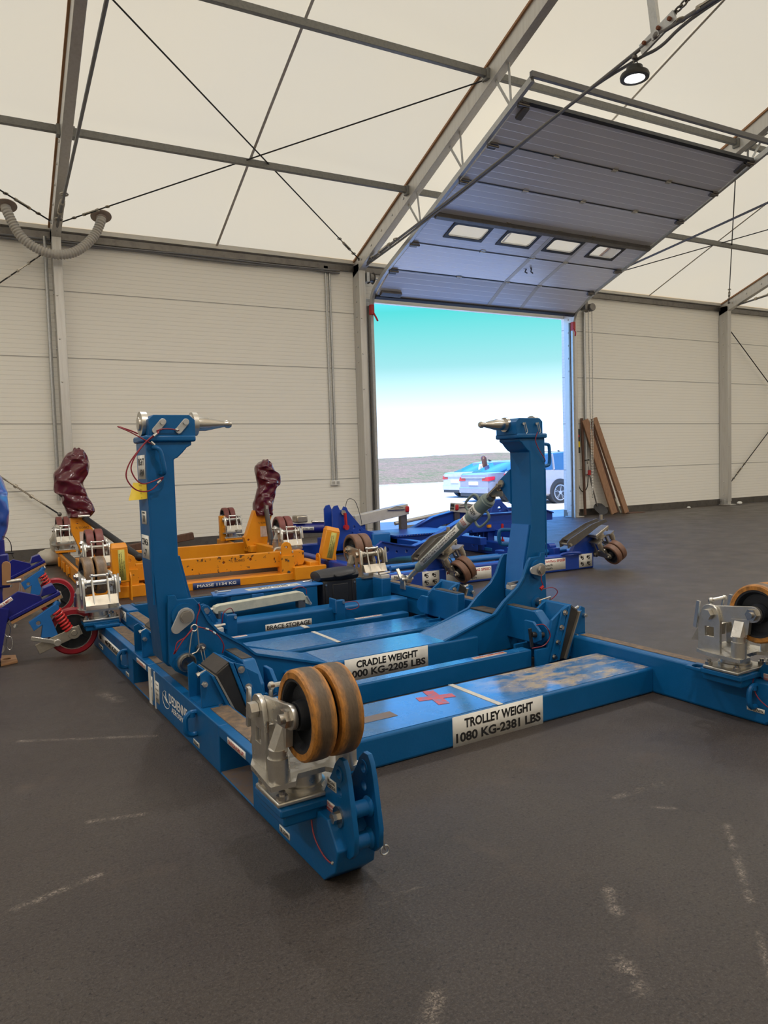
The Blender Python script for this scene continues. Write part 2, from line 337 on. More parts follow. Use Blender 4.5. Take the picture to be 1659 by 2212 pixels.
def mat_ribbed(name, c, pitch, seam, rough=.55, depth=.25, metal=0.0, axis='Z', world=True, fine=.86, sdark=.35):
    """sandwich panel: fine ribs every pitch, a dark joint every seam (real heights in metres)"""
    m, t, b, N, L = nodes(name); s = N('ShaderNodeSeparateXYZ')
    if world: g = N('ShaderNodeNewGeometry'); L(g.outputs['Position'], s.inputs[0])
    else: g = N('ShaderNodeTexCoord'); L(g.outputs['Object'], s.inputs[0])
    z = s.outputs[axis]
    def line(p, wd, ph):
        a = N('ShaderNodeMath'); a.operation = 'ADD'; a.inputs[1].default_value = ph; L(z, a.inputs[0])
        q = N('ShaderNodeMath'); q.operation = 'PINGPONG'; q.inputs[1].default_value = p/2; L(a.outputs[0], q.inputs[0])
        r = N('ShaderNodeMapRange'); r.inputs[1].default_value = wd*.4; r.inputs[2].default_value = wd; r.inputs[3].default_value = 0; r.inputs[4].default_value = 1; L(q.outputs[0], r.inputs[0]); return r.outputs[0]
    f = line(pitch, .006, 100*pitch)
    mx = N('ShaderNodeMix'); mx.data_type = 'RGBA'; mx.inputs[6].default_value = (*[x*fine for x in c], 1); mx.inputs[7].default_value = (*c, 1); L(f, mx.inputs[0])
    col = mx.outputs[2]; hgt = f
    if seam:
        sl = line(seam, .010, 100*seam-.02)
        m2 = N('ShaderNodeMix'); m2.data_type = 'RGBA'; m2.inputs[6].default_value = (*[x*sdark for x in c], 1); L(sl, m2.inputs[0]); L(col, m2.inputs[7]); col = m2.outputs[2]
    L(col, b.inputs['Base Color']); b.inputs['Roughness'].default_value = rough; b.inputs['Metallic'].default_value = metal
    bp = N('ShaderNodeBump'); bp.inputs['Strength'].default_value = depth; bp.inputs['Distance'].default_value = .01; L(hgt, bp.inputs['Height']); L(bp.outputs[0], b.inputs['Normal'])
mat_ribbed('wall_panel', (.91, .89, .83), .0737, 1.105)
mat_ribbed('door_panel', (.72, .72, .76), .135, 0, .36, .25, .35, 'Y', False, 1.45)  # rib lines paler than the panel: their white highlights are painted in

def mat_membrane():
    m, t, b, N, L = nodes('membrane')
    out = t.nodes['Material Output']; t.nodes.remove(b)
    d = N('ShaderNodeBsdfDiffuse'); tr = N('ShaderNodeBsdfTranslucent'); mx = N('ShaderNodeMixShader')
    g = N('ShaderNodeTexCoord'); n = N('ShaderNodeTexNoise'); n.inputs['Scale'].default_value = .35; n.inputs['Detail'].default_value = 5; L(g.outputs['Object'], n.inputs['Vector'])
    cm = N('ShaderNodeMix'); cm.data_type = 'RGBA'; cm.inputs[6].default_value = (.82, .60, .31, 1); cm.inputs[7].default_value = (.74, .57, .33, 1); L(n.outputs[0], cm.inputs[0])
    L(cm.outputs[2], tr.inputs[0]); d.inputs[0].default_value = (.76, .71, .57, 1); mx.inputs[0].default_value = .42
    L(d.outputs[0], mx.inputs[1]); L(tr.outputs[0], mx.inputs[2]); L(mx.outputs[0], out.inputs[0])
    n2 = N('ShaderNodeTexNoise'); n2.inputs['Scale'].default_value = 1.2; n2.inputs['Detail'].default_value = 6; L(g.outputs['Object'], n2.inputs['Vector'])
    bp = N('ShaderNodeBump'); bp.inputs['Strength'].default_value = .25; bp.inputs['Distance'].default_value = .05; L(n2.outputs[0], bp.inputs['Height']); L(bp.outputs[0], d.inputs['Normal'])
mat_membrane()
pm('seam_grey', (.60, .56, .50), .6)
pm('strap_brown', (.36, .19, .09), .6)
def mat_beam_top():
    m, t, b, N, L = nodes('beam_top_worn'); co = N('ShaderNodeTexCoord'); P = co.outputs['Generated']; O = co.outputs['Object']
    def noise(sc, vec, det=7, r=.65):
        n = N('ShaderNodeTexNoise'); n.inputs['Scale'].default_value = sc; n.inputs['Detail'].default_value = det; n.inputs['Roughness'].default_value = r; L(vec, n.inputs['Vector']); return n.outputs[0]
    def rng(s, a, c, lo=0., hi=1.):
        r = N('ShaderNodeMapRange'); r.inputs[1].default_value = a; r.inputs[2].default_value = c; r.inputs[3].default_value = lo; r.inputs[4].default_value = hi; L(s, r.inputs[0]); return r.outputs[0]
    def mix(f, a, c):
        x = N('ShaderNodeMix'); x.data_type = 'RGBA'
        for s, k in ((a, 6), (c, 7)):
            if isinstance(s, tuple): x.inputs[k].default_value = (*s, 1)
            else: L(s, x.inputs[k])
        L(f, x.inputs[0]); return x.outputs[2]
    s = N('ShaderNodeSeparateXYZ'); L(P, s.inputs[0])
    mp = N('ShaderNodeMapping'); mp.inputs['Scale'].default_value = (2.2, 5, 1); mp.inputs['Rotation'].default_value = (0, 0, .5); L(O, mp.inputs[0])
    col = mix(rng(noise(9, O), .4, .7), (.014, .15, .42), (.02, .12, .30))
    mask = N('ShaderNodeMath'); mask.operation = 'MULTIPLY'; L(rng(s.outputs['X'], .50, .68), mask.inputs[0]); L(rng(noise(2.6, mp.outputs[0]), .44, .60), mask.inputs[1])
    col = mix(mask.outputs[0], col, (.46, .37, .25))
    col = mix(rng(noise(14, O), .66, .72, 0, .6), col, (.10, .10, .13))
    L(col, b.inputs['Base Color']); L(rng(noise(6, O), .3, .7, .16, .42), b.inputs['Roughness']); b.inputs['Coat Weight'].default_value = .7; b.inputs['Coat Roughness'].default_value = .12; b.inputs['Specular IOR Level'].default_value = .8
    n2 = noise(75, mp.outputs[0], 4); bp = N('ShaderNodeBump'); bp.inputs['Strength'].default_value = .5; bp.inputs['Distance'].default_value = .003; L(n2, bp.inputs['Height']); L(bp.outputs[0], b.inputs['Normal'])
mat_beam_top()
def mat_simple_ground(name, cols, scales):
    m, t, b, N, L = nodes(name); g = N('ShaderNodeNewGeometry'); prev = cols[0]
    for c, (sc, lo, hi) in zip(cols[1:], scales):
        n = N('ShaderNodeTexNoise'); n.inputs['Scale'].default_value = sc; n.inputs['Detail'].default_value = 7; n.inputs['Roughness'].default_value = .7; L(g.outputs['Position'], n.inputs['Vector'])
        r = N('ShaderNodeMapRange'); r.inputs[1].default_value = lo; r.inputs[2].default_value = hi; L(n.outputs[0], r.inputs[0])
        x = N('ShaderNodeMix'); x.data_type = 'RGBA'; x.inputs[7].default_value = (*c, 1); L(r.outputs[0], x.inputs[0])
        if isinstance(prev, tuple): x.inputs[6].default_value = (*prev, 1)
        else: L(prev, x.inputs[6])
        prev = x.outputs[2]
    L(prev, b.inputs['Base Color']); b.inputs['Roughness'].default_value = .9; b.inputs['Specular IOR Level'].default_value = .2
mat_simple_ground('concrete_out', [(.62, .63, .62), (.52, .54, .55), (.70, .70, .68)], [(.6, .4, .6), (9, .55, .7)])
mat_simple_ground('grass_bank', [(.24, .185, .13), (.14, .18, .08), (.36, .25, .19), (.07, .065, .04)], [(.35, .45, .6), (3.5, .5, .6), (9, .56, .64)])
m, t, b, N, L = nodes('lamp_glow'); b.inputs['Emission Color'].default_value = (1, .98, .95, 1); b.inputs['Emission Strength'].default_value = 14; b.inputs['Base Color'].default_value = (.9, .9, .9, 1)
m, t, b, N, L = nodes('clear_pane'); b.inputs['Base Color'].default_value = (.95, .97, 1, 1); b.inputs['Roughness'].default_value = .02; b.inputs['Alpha'].default_value = .22
# ------------------------------------------------------------------ the hall
WY, EAVE, SL, RIDGE = 13.6, 5.43, .368, 3.6
def roof_z(y): return EAVE + SL*(WY-y) if y >= RIDGE else EAVE + SL*(WY-RIDGE) - SL*(RIDGE-y)
XS = [-9.88, -4.31, 1.25, 6.82, 12.38, 17.92, 23.49, 29.06]; CW = .14
X0, X1, Y0 = -9.88, 29.2, 2*RIDGE-WY
def struct(m, name, mats, parent=None, **k):
    o = m.build(name, mats, parent, **k); 
    if parent is None: o['kind'] = 'structure'
    return o
struct(MB().box(X0, X1, Y0, WY+.16, -.2, 0), 'floor', 'asphalt')
struct(MB().box(-60, 140, WY+.16, 44.0, -.25, -.012), 'ground_outside', 'concrete_out')
struct(MB().box(-60, 140, 44.0, 44.35, -.25, .10), 'kerb_outside', 'concrete_out')
# grass bank rising beyond the yard
m = MB(); nx, ny = 60, 14; g = []
for j in range(ny+1):
    row = []
    for i in range(nx+1):
        x = -40+200*i/nx; y = 44.35+40*j/ny; tt = j/ny
        z = .02+2.25*(1-(1-tt)**2) + .10*math.sin(x*.55+j)*tt + .12*math.sin(x*.13)*tt + random.uniform(-.05, .05)*tt + .012*max(0, x-36)*tt
        row.append(m.bm.verts.new((x, y, z)))
    g.append(row)
for j in range(ny):
    for i in range(nx): m.bm.faces.new((g[j][i], g[j][i+1], g[j+1][i+1], g[j+1][i])).smooth = True
struct(m, 'grass_bank', 'grass_bank')

DX0, DX1, DZ = 6.98, 12.38, 4.70
struct(MB().box(X0, 6.96, WY, WY+.1, .16, EAVE), 'wall_left_of_door', 'wall_panel')
struct(MB().box(12.40, X1, WY, WY+.1, .16, EAVE), 'wall_right_of_door', 'wall_panel')
struct(MB().box(6.96, 12.40, WY, WY+.1, DZ, EAVE), 'wall_over_door', 'wall_panel')
struct(MB().box(X0, 6.96, WY-.03, WY+.12, 0, .16), 'baseboard_left_of_door', 'steel_dark')
struct(MB().box(12.40, X1, WY-.03, WY+.12, 0, .16), 'baseboard_right_of_door', 'steel_dark')
for nm, y, s in (('wall_front', Y0, 1),):
    struct(MB().box(X0, X1, y-.1, y, 0, EAVE), nm, 'wall_panel')
for nm, x in (('wall_left', X0-.1), ('wall_right', X1)):
    struct(MB().prism([(Y0, 0), (WY, 0), (WY, EAVE), (RIDGE, roof_z(RIDGE)), (Y0, EAVE)], 'vz', x, x+.1), nm, 'wall_panel')
# roof skin: one stretched sheet per bay and slope, slightly bellied between the rafters
m = MB()
for i in range(len(XS)-1):
    for (ya, yb) in ((WY, RIDGE), (RIDGE, Y0)):
        n1, n2 = 10, 12; gg = []
        for a in range(n1+1):
            row = []
            for b_ in range(n2+1):
                u, v = a/n1, b_/n2; x = XS[i]+(XS[i+1]-XS[i])*u; y = ya+(yb-ya)*v
                row.append(m.bm.verts.new((x, y, roof_z(y)+.10*math.sin(PI*u)*math.sin(PI*v)+.012*math.sin(9*v+i)*math.sin(PI*u))))
            gg.append(row)
        for a in range(n1):
            for b_ in range(n2): m.bm.faces.new((gg[a][b_], gg[a][b_+1], gg[a+1][b_+1], gg[a+1][b_])).smooth = True
struct(m, 'ceiling', 'membrane', fixn=False, sharp=0)
# welded seam running up the middle of each bay
for i in range(1, len(XS)-2):
    xm = (XS[i]+XS[i+1])/2+(.0 if i != 3 else .12)
    pts = [(xm, WY-.05-(WY-RIDGE)*k/16, roof_z(WY-.05-(WY-RIDGE)*k/16)+.10*math.sin(PI*k/16)-.02) for k in range(17)]
    mm = MB(); mm.rings([[(x-.02, y, z), (x+.02, y, z), (x+.02, y, z+.008), (x-.02, y, z+.008)] for x, y, z in pts]); struct(mm, 'roof_seam', 'seam_grey')
# eaves strip over a dark strip standing in for the gutter's shadow line
for a, b_ in zip(XS[:-1], XS[1:]):
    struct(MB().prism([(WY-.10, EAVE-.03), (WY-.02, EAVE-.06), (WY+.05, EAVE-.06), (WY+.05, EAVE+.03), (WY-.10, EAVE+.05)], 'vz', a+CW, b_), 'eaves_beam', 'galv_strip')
    struct(MB().box(a+CW, b_, WY-.07, WY+.02, EAVE-.17, EAVE-.06), 'eaves_shadow_strip', 'steel_dark')
# columns and rafters of the portal frames
for i, x in enumerate(XS[:-1]):
    m = MB(); m.box(x, x+CW, WY-.29, WY-.01, .10, EAVE-.06)
    for z in [4.95-.30*k for k in range(6)] + [.62, .28]:
        m.hexn((x-.016, WY-.15, z), (x+.002, WY-.15, z), .022)
    for z in (4.3, 3.6, 2.9, 1.6): m.hexn((x+.035, WY-.305, z), (x+.035, WY-.285, z), .016)
    m.box(x-.05, x+CW+.05, WY-.40, WY-.0, 0, .02); m.box(x+.01, x+CW-.01, WY-.28, WY-.03, .02, .10)
    m.box(x-.028, x, WY-.20, WY-.10, .02, .16)
    struct(m, 'steel_column', 'aluminium_mill', bevel=.006)
    for (ya, yb) in ((WY-.02, RIDGE), (RIDGE, Y0+.02)):
        za, zb = roof_z(ya)-.03, roof_z(yb)-.03
        m = MB(); m.prism([(ya, za), (yb, zb), (yb, zb-.27), (ya, za-.27)], 'vz', x, x+CW)
        if ya > yb and ya > 5:
            for k in range(5):
                y = WY-.42-.42*k; m.hexn((x-.014, y, roof_z(y)-.17), (x+.002, y, roof_z(y)-.17), .024)
        struct(m, 'roof_rafter', 'aluminium_mill', bevel=.005)
        mm = MB(); mm.prism([(ya-.02, za+.03), (yb, zb+.03), (yb, zb-.005), (ya-.02, za-.005)], 'vz', x-.03, x+.0)
        struct(mm, 'roof_keder_rail', 'strap_brown')
# purlins
for a, b_ in zip(XS[:-1], XS[1:]):
    for y in (11.35, 9.0, 6.6, 4.2, -.0, -3.0):
        z = roof_z(y)-.13
        m = MB(); m.box(a+CW, b_, y-.035, y+.035, z-.05, z+.05)
        for x, s in ((a+CW, 1), (b_, -1)): m.box(min(x, x+s*.05), max(x, x+s*.05), y-.06, y+.06, z-.09, z+.06)
        struct(m, 'roof_purlin', 'galvanised_backlit', bevel=.004)

# ------------------------------------------------------------------ lifted sectional door
PATH = [(13.34, 4.58), (13.13, 4.72), (12.50, 5.09), (11.70, 5.37), (10.92, 5.655), (10.10, 5.93), (9.33, 6.205), (8.60, 6.50)]
door = bpy.data.objects.new('door_1', None); COL.objects.link(door); door['kind'] = 'structure'
LX, RX = 7.10, 12.27
def pmat(a, b_):
    A, B = Vector((RX, *a)), Vector((RX, *b_)); y = (B-A).normalized(); x = Vector((-1, 0, 0)); z = x.cross(y)
    return Matrix(((x.x, y.x, z.x, A.x), (x.y, y.y, z.y, A.y), (x.z, y.z, z.z, A.z), (0, 0, 0, 1))), (B-A).length
W_ = RX-LX
WIN = [(W_-b_, W_-a) for a, b_ in ((.55, 1.30), (1.72, 2.42), (2.83, 3.52), (3.95, 4.62))]   # local x runs from the right-hand jamb
for i in range(1, 7):
    Mx, ln = pmat(PATH[i], PATH[i+1]); m = MB(); lo, hi = .001, ln-.001
    # the underside (seen from the hall) is local z-; panel 3 carries four windows
    if i == 3:
        holes = [[(a+.04, .30), (b_-.04, .30), (b_, .34), (b_, .60), (b_-.04, .64), (a+.04, .64), (a, .60), (a, .34)] for a, b_ in WIN]
        m.plate([(0, lo), (W_, lo), (W_, hi), (0, hi)], holes, 'uv', -.0, .04, .003)
    else: m.box(0, W_, lo, hi, 0, .04)
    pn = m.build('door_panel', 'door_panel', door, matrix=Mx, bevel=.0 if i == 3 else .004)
    if i == 3:
        for a, b_ in WIN:
            f = MB().plate([(a-.05, .25), (b_+.05, .25), (b_+.05, .69), (a-.05, .69)], [[(a+.05, .31), (b_-.05, .31), (b_-.01, .35), (b_-.01, .59), (b_-.05, .63), (a+.05, .63), (a+.01, .59), (a+.01, .35)]], 'uv', -.014, .002, .004)
            f.build('window_frame', 'plastic_black', pn)
            MB().box(a-.01, b_+.01, .29, .65, .012, .018).build('window_pane', 'clear_pane', pn)
        MB().box(0, W_, hi-.06, hi+.02, -.09, -.002).build('stiffener_bar', 'steel_dark', door, matrix=Mx, bevel=.006)
    # hinges along the joint above, side roller brackets
    if i < 6:
        MB().box(0, W_, ln-.012, ln+.012, -.006, .012).build('joint_seal', 'plastic_black', door, matrix=Mx)
        for fx in ((.25, .5, .75) if i > 3 else (.30, .535, .70)):
            h = MB(); x = W_*(1-fx); h.box(x-.05, x+.05, ln-.045, ln+.045, -.010, .004); h.cyl((x-.06, ln, -.012), (x+.06, ln, -.012), .009, seg=8); h.build('hinge', 'zinc', door, matrix=Mx)
    for x in (.06, W_-.06):
        h = MB(); h.box(x-.07, x+.07, ln-.10, ln+.02, -.035, .004); h.cyl((x-.10, ln-.03, -.03), (x+.10, ln-.03, -.03), .022, seg=10); h.build('roller_bracket', 'steel_dark', door, matrix=Mx, bevel=.004)
    if i in (1, 2, 3):
        for x in (W_-2.72, W_-3.60):
            y1 = hi-.07 if i == 3 else hi
            MB().box(x-.045, x+.045, lo, y1, -.006, .002).build('wicket_profile', 'galv_strip', door, matrix=Mx)
    if i == 2:
        h = MB(); h.tube([(W_-2.95, .56, -.005), (W_-2.95, .56, -.05), (W_-2.98, .50, -.055), (W_-3.06, .46, -.055)], .014); h.tube([(W_-2.88, .50, -.004), (W_-2.88, .44, -.035), (W_-2.95, .42, -.04)], .012); h.build('door_handle', 'plastic_black', pn)
    if i == 1:
        MB().box(-.02, W_+.02, -.07, .02, -.03, .05).build('bottom_seal', 'plastic_black', door, matrix=Mx, bevel=.01)
        MB().box(W_-.50, W_-.04, .06, .17, -.06, .002).build('cable_bracket', 'steel_dark', door, matrix=Mx, bevel=.01)
    if i == 6: MB().box(0, W_, hi-.03, hi+.03, -.03, .045).build('top_seal', 'plastic_black', door, matrix=Mx)
    if i == 6:
        for x in (.14, W_-.14): MB().box(x-.05, x+.05, ln-.28, ln-.06, -.05, 0).build('top_roller_bracket', 'steel_dark', door, matrix=Mx, bevel=.006)
MB().box(6.958, 7.115, 13.34, 13.64, 0, DZ).build('jamb_panel', 'galvanised', door, bevel=.004)
# tracks either side
for x, s in ((LX-.06, 1), (RX+.06, -1)):
    pts = [(x, 13.26, 0), (x, 13.26, 4.45)] + spline([(x, 13.26, 4.45), (x, 13.16, 4.74), (x, 12.95, 4.90), (x, 12.50, 5.11), (x, 11.70, 5.39)], 4)[1:] + [(x, 8.28, 6.64)]
    m = MB(); P = [Vector(p) for p in pts]; rs = []
    for k, p in enumerate(P):
        d = (P[min(k+1, len(P)-1)]-P[max(k-1, 0)]).normalized(); n = Vector((1, 0, 0)).cross(d)
        rs.append([p+Vector((a, 0, 0))+n*b_ for a, b_ in ((-.03, -.045), (.03, -.045), (.03, .045), (-.03, .045))])
    m.rings(rs); m.build('track', 'galvanised', door)
    MB().box(x-.05, x+.05, 13.29, 13.33, 0, 4.55).build('jamb_angle', 'steel_dark', door)
    m = MB(); m.box(x-.035, x+.035, 13.18, 13.28, 4.36, 4.56); m.tube([(x+s*.02, 13.2, 4.40), (x+s*.03, 13.12, 4.30), (x+s*.06, 13.10, 4.22)], .02); m.build('safety_catch', 'red_paint', door, bevel=.01)
m = MB(); m.box(LX-.1, RX+.1, 8.23, 8.29, 6.65, 6.73); m.build('track_cross_bar', 'cable_grey', door, bevel=.004)
for x in (LX-.06, RX+.06):
    for y in (8.75, 9.98, 11.30):
        a = Vector((x, y, 6.46-(y-8.75)*.368)); xb = x-.16 if x < 9 else x+.24; m = MB()
        for dy in (-.16, .16): m.bar(a, (xb, y+dy, roof_z(y+dy)-.26), .04, .012, (1, 0, 0))
        m.bar((xb, y-.22, roof_z(y-.22)-.27), (xb, y+.22, roof_z(y+.22)-.27), .04, .03); m.bar((xb, y-.16, roof_z(y-.16)-.30), (xb, y-.16, roof_z(y-.16)+.03-.1), .03, .02)
        m.build('track_hanger', 'galvanised', door)
m = MB(); m.cyl((6.99, 13.38, 5.12), (12.36, 13.38, 5.12), .018); m.build('torsion_shaft', 'galvanised', door)
for x in (7.12, 12.2):
    m = MB(); m.lathe([(.10, 0), (.115, .01), (.085, .02), (.085, .10), (.115, .11), (.10, .12)], (x-.06, 13.38, 5.12), (1, 0, 0), 24); m.build('cable_drum', 'steel_dark', door)
for x in (7.02, 12.34):
    m = MB(); m.box(x-.03, x+.03, 13.29, 13.50, 5.03, 5.21); m.build('bearing_plate', 'galvanised', door)
# ------------------------------------------------------------------ wire ties, lamp, duct, pipes on the wall
def turnbuckle(m, p, d, s=1.0):
    p, d = Vector(p), Vector(d).normalized(); x, y, _ = frame(d)
    for k in (-1, 1): m.bar(p-d*.11*s+x*.022*s*k, p+d*.11*s+x*.022*s*k, .010*s, .016*s, y)
    for q in (-.12, .12): m.cyl(p+d*(q-.02)*s, p+d*(q+.02)*s, .026*s, seg=8)
    for a, b_ in ((-.26, -.12), (.12, .26)): m.cyl(p+d*a*s, p+d*b_*s, .011*s, seg=8)
    for q in (-.30, .30):
        c = p+d*q*s; m.tube([c+(d*math.cos(2*PI*k/10)+x*math.sin(2*PI*k/10))*.034*s for k in range(10)], .009*s, 6, True)
def tie(name, a, b_, label, r=.012, ends=(1, 0), s=1.0, grp='steel wire ties under the roof', mat='cable_black', sag=0.0, cat='cable'):
    a, b_ = Vector(a), Vector(b_); d = (b_-a).normalized()
    m = MB(); pts = catenary(a, b_, sag) if sag else [a, b_]; m.tube(pts, r, 8); o = tag(m.build(name, mat), label, cat, grp)
    for k, e in enumerate(ends):
        if e: m = MB(); turnbuckle(m, a+d*.55*s if k == 0 else b_-d*.55*s, d, s); m.build('turnbuckle', 'zinc_bronze', o)
    m = MB()
    for p in (a, b_): m.sph(p, .03*s, 8)
    m.build('end_shackle', 'steel_dark', o)
    return o
def rz(y): return roof_z(y)-.20
for i, tx in ((1, 'steel wire running out of the frame left of the flexible duct'), (2, 'steel wire crossing the roof bay over the yellow stand'), (4, 'steel wire crossing the roof bay right of the lifted door')):
    xa, xb = XS[i]+CW, XS[i+1]
    if i == 1:
        tie('wire_tie', (xb, 13.25, rz(13.2)+.08), (xa, 9.05, rz(9.05)), tx)
        continue
    tie('wire_tie', (xa, 13.25, rz(13.2)+.08), (xb, 9.1, rz(9.1)+.06), tx+', rising to the right', .011, (1, 0))
    tie('wire_tie', (xb, 13.28, rz(13.2)+.06), (xa, 9.1, rz(9.1)+.06), tx+', falling to the right', .011, (1, 0))
# under-slung tie of each portal frame, with its king post
for i, lb in ((2, 'leftmost rafter'), (3, 'rafter left of the lifted door'), (4, 'rafter right of the lifted door'), (5, 'rafter at the right edge')):
    x = XS[i]+CW/2; nd = (x, 6.0, 6.03)
    tie('tie_rod', (x, 13.18, 5.33), nd, 'thick tie cable slung below the '+lb, .022, (1, 0), 1.5, 'tie rods of the portal frames', 'cable_grey', .03, 'cable')
    tie('tie_rod', nd, (x, 1.2, 6.03), 'horizontal tie cable between hangers under the '+lb, .022, (1, 0), 1.3, 'tie rods of the portal frames', 'cable_grey', .03, 'cable')
    m = MB(); m.bar((x, 6.0, 6.0), (x+.0, 6.25, roof_z(6.25)-.28), .10, .05, (1, 0, 0))
    o = tag(m.build('hanger_post', 'galvanised'), 'flat steel hanger post dropping from the '+lb, 'hanger', 'hangers of the tie rods')
    m = MB(); m.bar((x, 6.22, 5.98), (x, 5.75, 6.12), .03, .13, (0, 0, 1)); m.build('gusset_plate', 'galvanised', o)
    m = MB()
    for k in range(5): 
        c = Vector((x+.03, 5.8-.07*k, 6.16+.02*k)); ax = (Vector((0, -1, .25)), Vector((1, 0, 0)) if k % 2 else Vector((0, .25, 1)))
        m.tube([c+ax[0].normalized()*.05*math.cos(2*PI*q/10)+ax[1].normalized()*.028*math.sin(2*PI*q/10) for q in range(10)], .011, 6, True)
    m.build('chain', 'steel_dark', o)
    for y, z in ((6.15, 6.02), (5.95, 6.08), (5.80, 6.10)): MB().hexn((x-.05, y, z), (x+.05, y, z), .022).build('bolt', 'rust', o)
# electric cable led along the tie of the frame by the lamp
x = XS[3]+CW/2+.03
m = MB(); m.tube(spline([(6.95, 13.45, 5.30), (x, 13.2, 5.30), (x, 11.5, 5.44), (x, 9.0, 5.70), (x, 7.2, 5.92), (x+.03, 6.35, 5.95), (x+.03, 6.0, 5.93), (x, 5.4, 6.0), (x, 3.4, 5.98), (x, 1.4, 6.0)], 6), .018, 8)
tag(m.build('power_cable', 'cable_grey'), 'grey electric cable tied along the sling cable to the round lamp', 'cable')
def bay_lamp(lx, ly, lz, label, group=None):
    L_ = thing('high_bay_lamp', (lx, ly, lz), label, 'lamp', group)
    m = MB(); m.lathe([(.05, .14), (.09, .13), (.10, .08), (.155, .055), (.165, .03), (.16, .0), (.115, -.002), (.11, .015)], (lx, ly, lz), (0, 0, 1), 32); m.build('housing', 'black_lamp', L_)
    m = MB(); m.lathe([(.001, .012), (.108, .012), (.108, .004), (.001, .004)], (lx, ly, lz), (0, 0, 1), 32, False); m.build('lens', 'lamp_glow', L_)
    m = MB(); m.tube([(lx-.03, ly, lz+.13), (lx-.01, ly, lz+.20), (lx, ly, lz+.25)], .008); m.tube([(lx+.04, ly, lz+.12), (lx+.05, ly, lz+.18), (lx+.01, ly, lz+.26)], .007); m.sph((lx, ly, lz+.24), .035, 8); m.build('suspension', 'steel_dark', L_)
    ld = bpy.data.lights.new('lamp_light', 'AREA'); ld.shape = 'DISK'; ld.size = .21; ld.energy = LAMP_W; ld.color = (1, .97, .93); lo = bpy.data.objects.new('lamp_light', ld); COL.objects.link(lo); lo.parent = L_; lo.location = (0, 0, -.006)
LAMP_W = 62.0
bay_lamp(6.90, 6.33, 5.72, 'round black high bay lamp, lit, hanging beside the door')
for i in (1, 2, 3, 4, 5):      # added lamps out of view, put in to brighten the hall
    for ly in (6.33, .87):
        if (i, ly) != (3, 6.33): bay_lamp(XS[i]+CW/2, ly, 5.72, 'added black high bay lamp out of view, put in to brighten the hall', 'added high bay lamps out of view')

# flexible duct looping between two flanges in the roof skin
fa, fb = Vector((.60, 13.15, roof_z(13.15)-.01)), Vector((2.0, 13.12, roof_z(13.12)-.01))
D_ = thing('flexible_duct', (1.3, 13.1, 4.85), 'grey corrugated hose looping between two round flanges over the left column', 'duct')
sp = spline([fa, fa+Vector((.02, -.05, -.12)), (.78, 13.06, 5.12), (1.02, 13.02, 4.93), (1.30, 13.0, 4.87), (1.58, 13.02, 4.96), (1.85, 13.06, 5.22), fb+Vector((-.02, -.05, -.12)), fb], 14)
cum = [0]
for a, b_ in zip(sp[:-1], sp[1:]): cum.append(cum[-1]+(b_-a).length)
fine = []
nn = 260
for k in range(nn+1):
    s_ = cum[-1]*k/nn; j = max(i for i in range(len(cum)) if cum[i] <= s_+1e-9); j = min(j, len(sp)-2)
    fine.append(lerp(sp[j], sp[j+1], (s_-cum[j])/max(cum[j+1]-cum[j], 1e-6)))
m = MB(); m.tube(fine, [.076 if (k % 5) in (0, 1, 2) else .064 for k in range(nn+1)], 16); m.build('hose', 'duct_grey', D_, sharp=0)
nrm = Vector((0, SL, 1)).normalized()
for p in (fa, fb):
    m = MB(); m.lathe([(.075, -.05), (.08, -.02), (.165, -.012), (.165, .0)], p, nrm, 28); m.build('flange', 'duct_flange', D_)

# conduits, cables, boxes along the wall
def pipe(pts, r, name, label, mat='galvanised', cat='pipe', grp=None, boxes=()):
    o = tag(MB().tube(pts, r, 8).build(name, mat), label, cat, grp)
    for (x0, x1, y0, y1, z0, z1, nm) in boxes: MB().box(x0, x1, y0, y1, z0, z1).build(nm, 'plastic_grey', o, bevel=.004)
    return o
pipe([(6.215, WY-.03, 5.24), (6.215, WY-.03, 1.10)], .022, 'conduit_pipe', 'left of two thin grey conduits down the wall by the door', grp='conduits down the wall')
pipe([(6.30, WY-.03, 5.24), (6.30, WY-.03, 1.10)], .022, 'conduit_pipe', 'right of two thin grey conduits down the wall by the door', grp='conduits down the wall')
o = tag(MB().box(6.17, 6.36, WY-.07, WY-.0, 1.00, 1.10).build('socket_box', 'plastic_white', bevel=.006), 'small white socket box under the paired wall conduits', 'box')
for sx_ in (6.215, 6.31): MB().box(sx_-.03, sx_+.03, WY-.076, WY-.068, 1.02, 1.08).build('socket_cover', 'plastic_grey', o, bevel=.002)
o = tag(MB().box(6.16, 6.26, WY-.07, WY, 5.22, 5.32).build('junction_box', 'plastic_white', bevel=.006), 'white junction box at the top of the wall conduits', 'box')
pipe([(1.16, 13.50, 5.28), (1.15, 13.50, 3.0), (1.15, 13.50, .95)], .03, 'wall_conduit', 'dark grey conduit beside the left column')
for k, (dz, dy) in enumerate(((-.20, -.03), (-.235, -.02))):
    pts = [(x, WY-.05+dy, EAVE+dz+.012*math.sin(x*2.1+k*2)) for x in [(-4+.35*q) for q in range(31)]]
    tag(MB().tube(pts, .018, 8).build('eaves_cable', 'cable_grey'), ('upper' if k == 0 else 'lower')+' grey cable run below the eaves strip left of the door', 'cable', 'cables along the eaves')
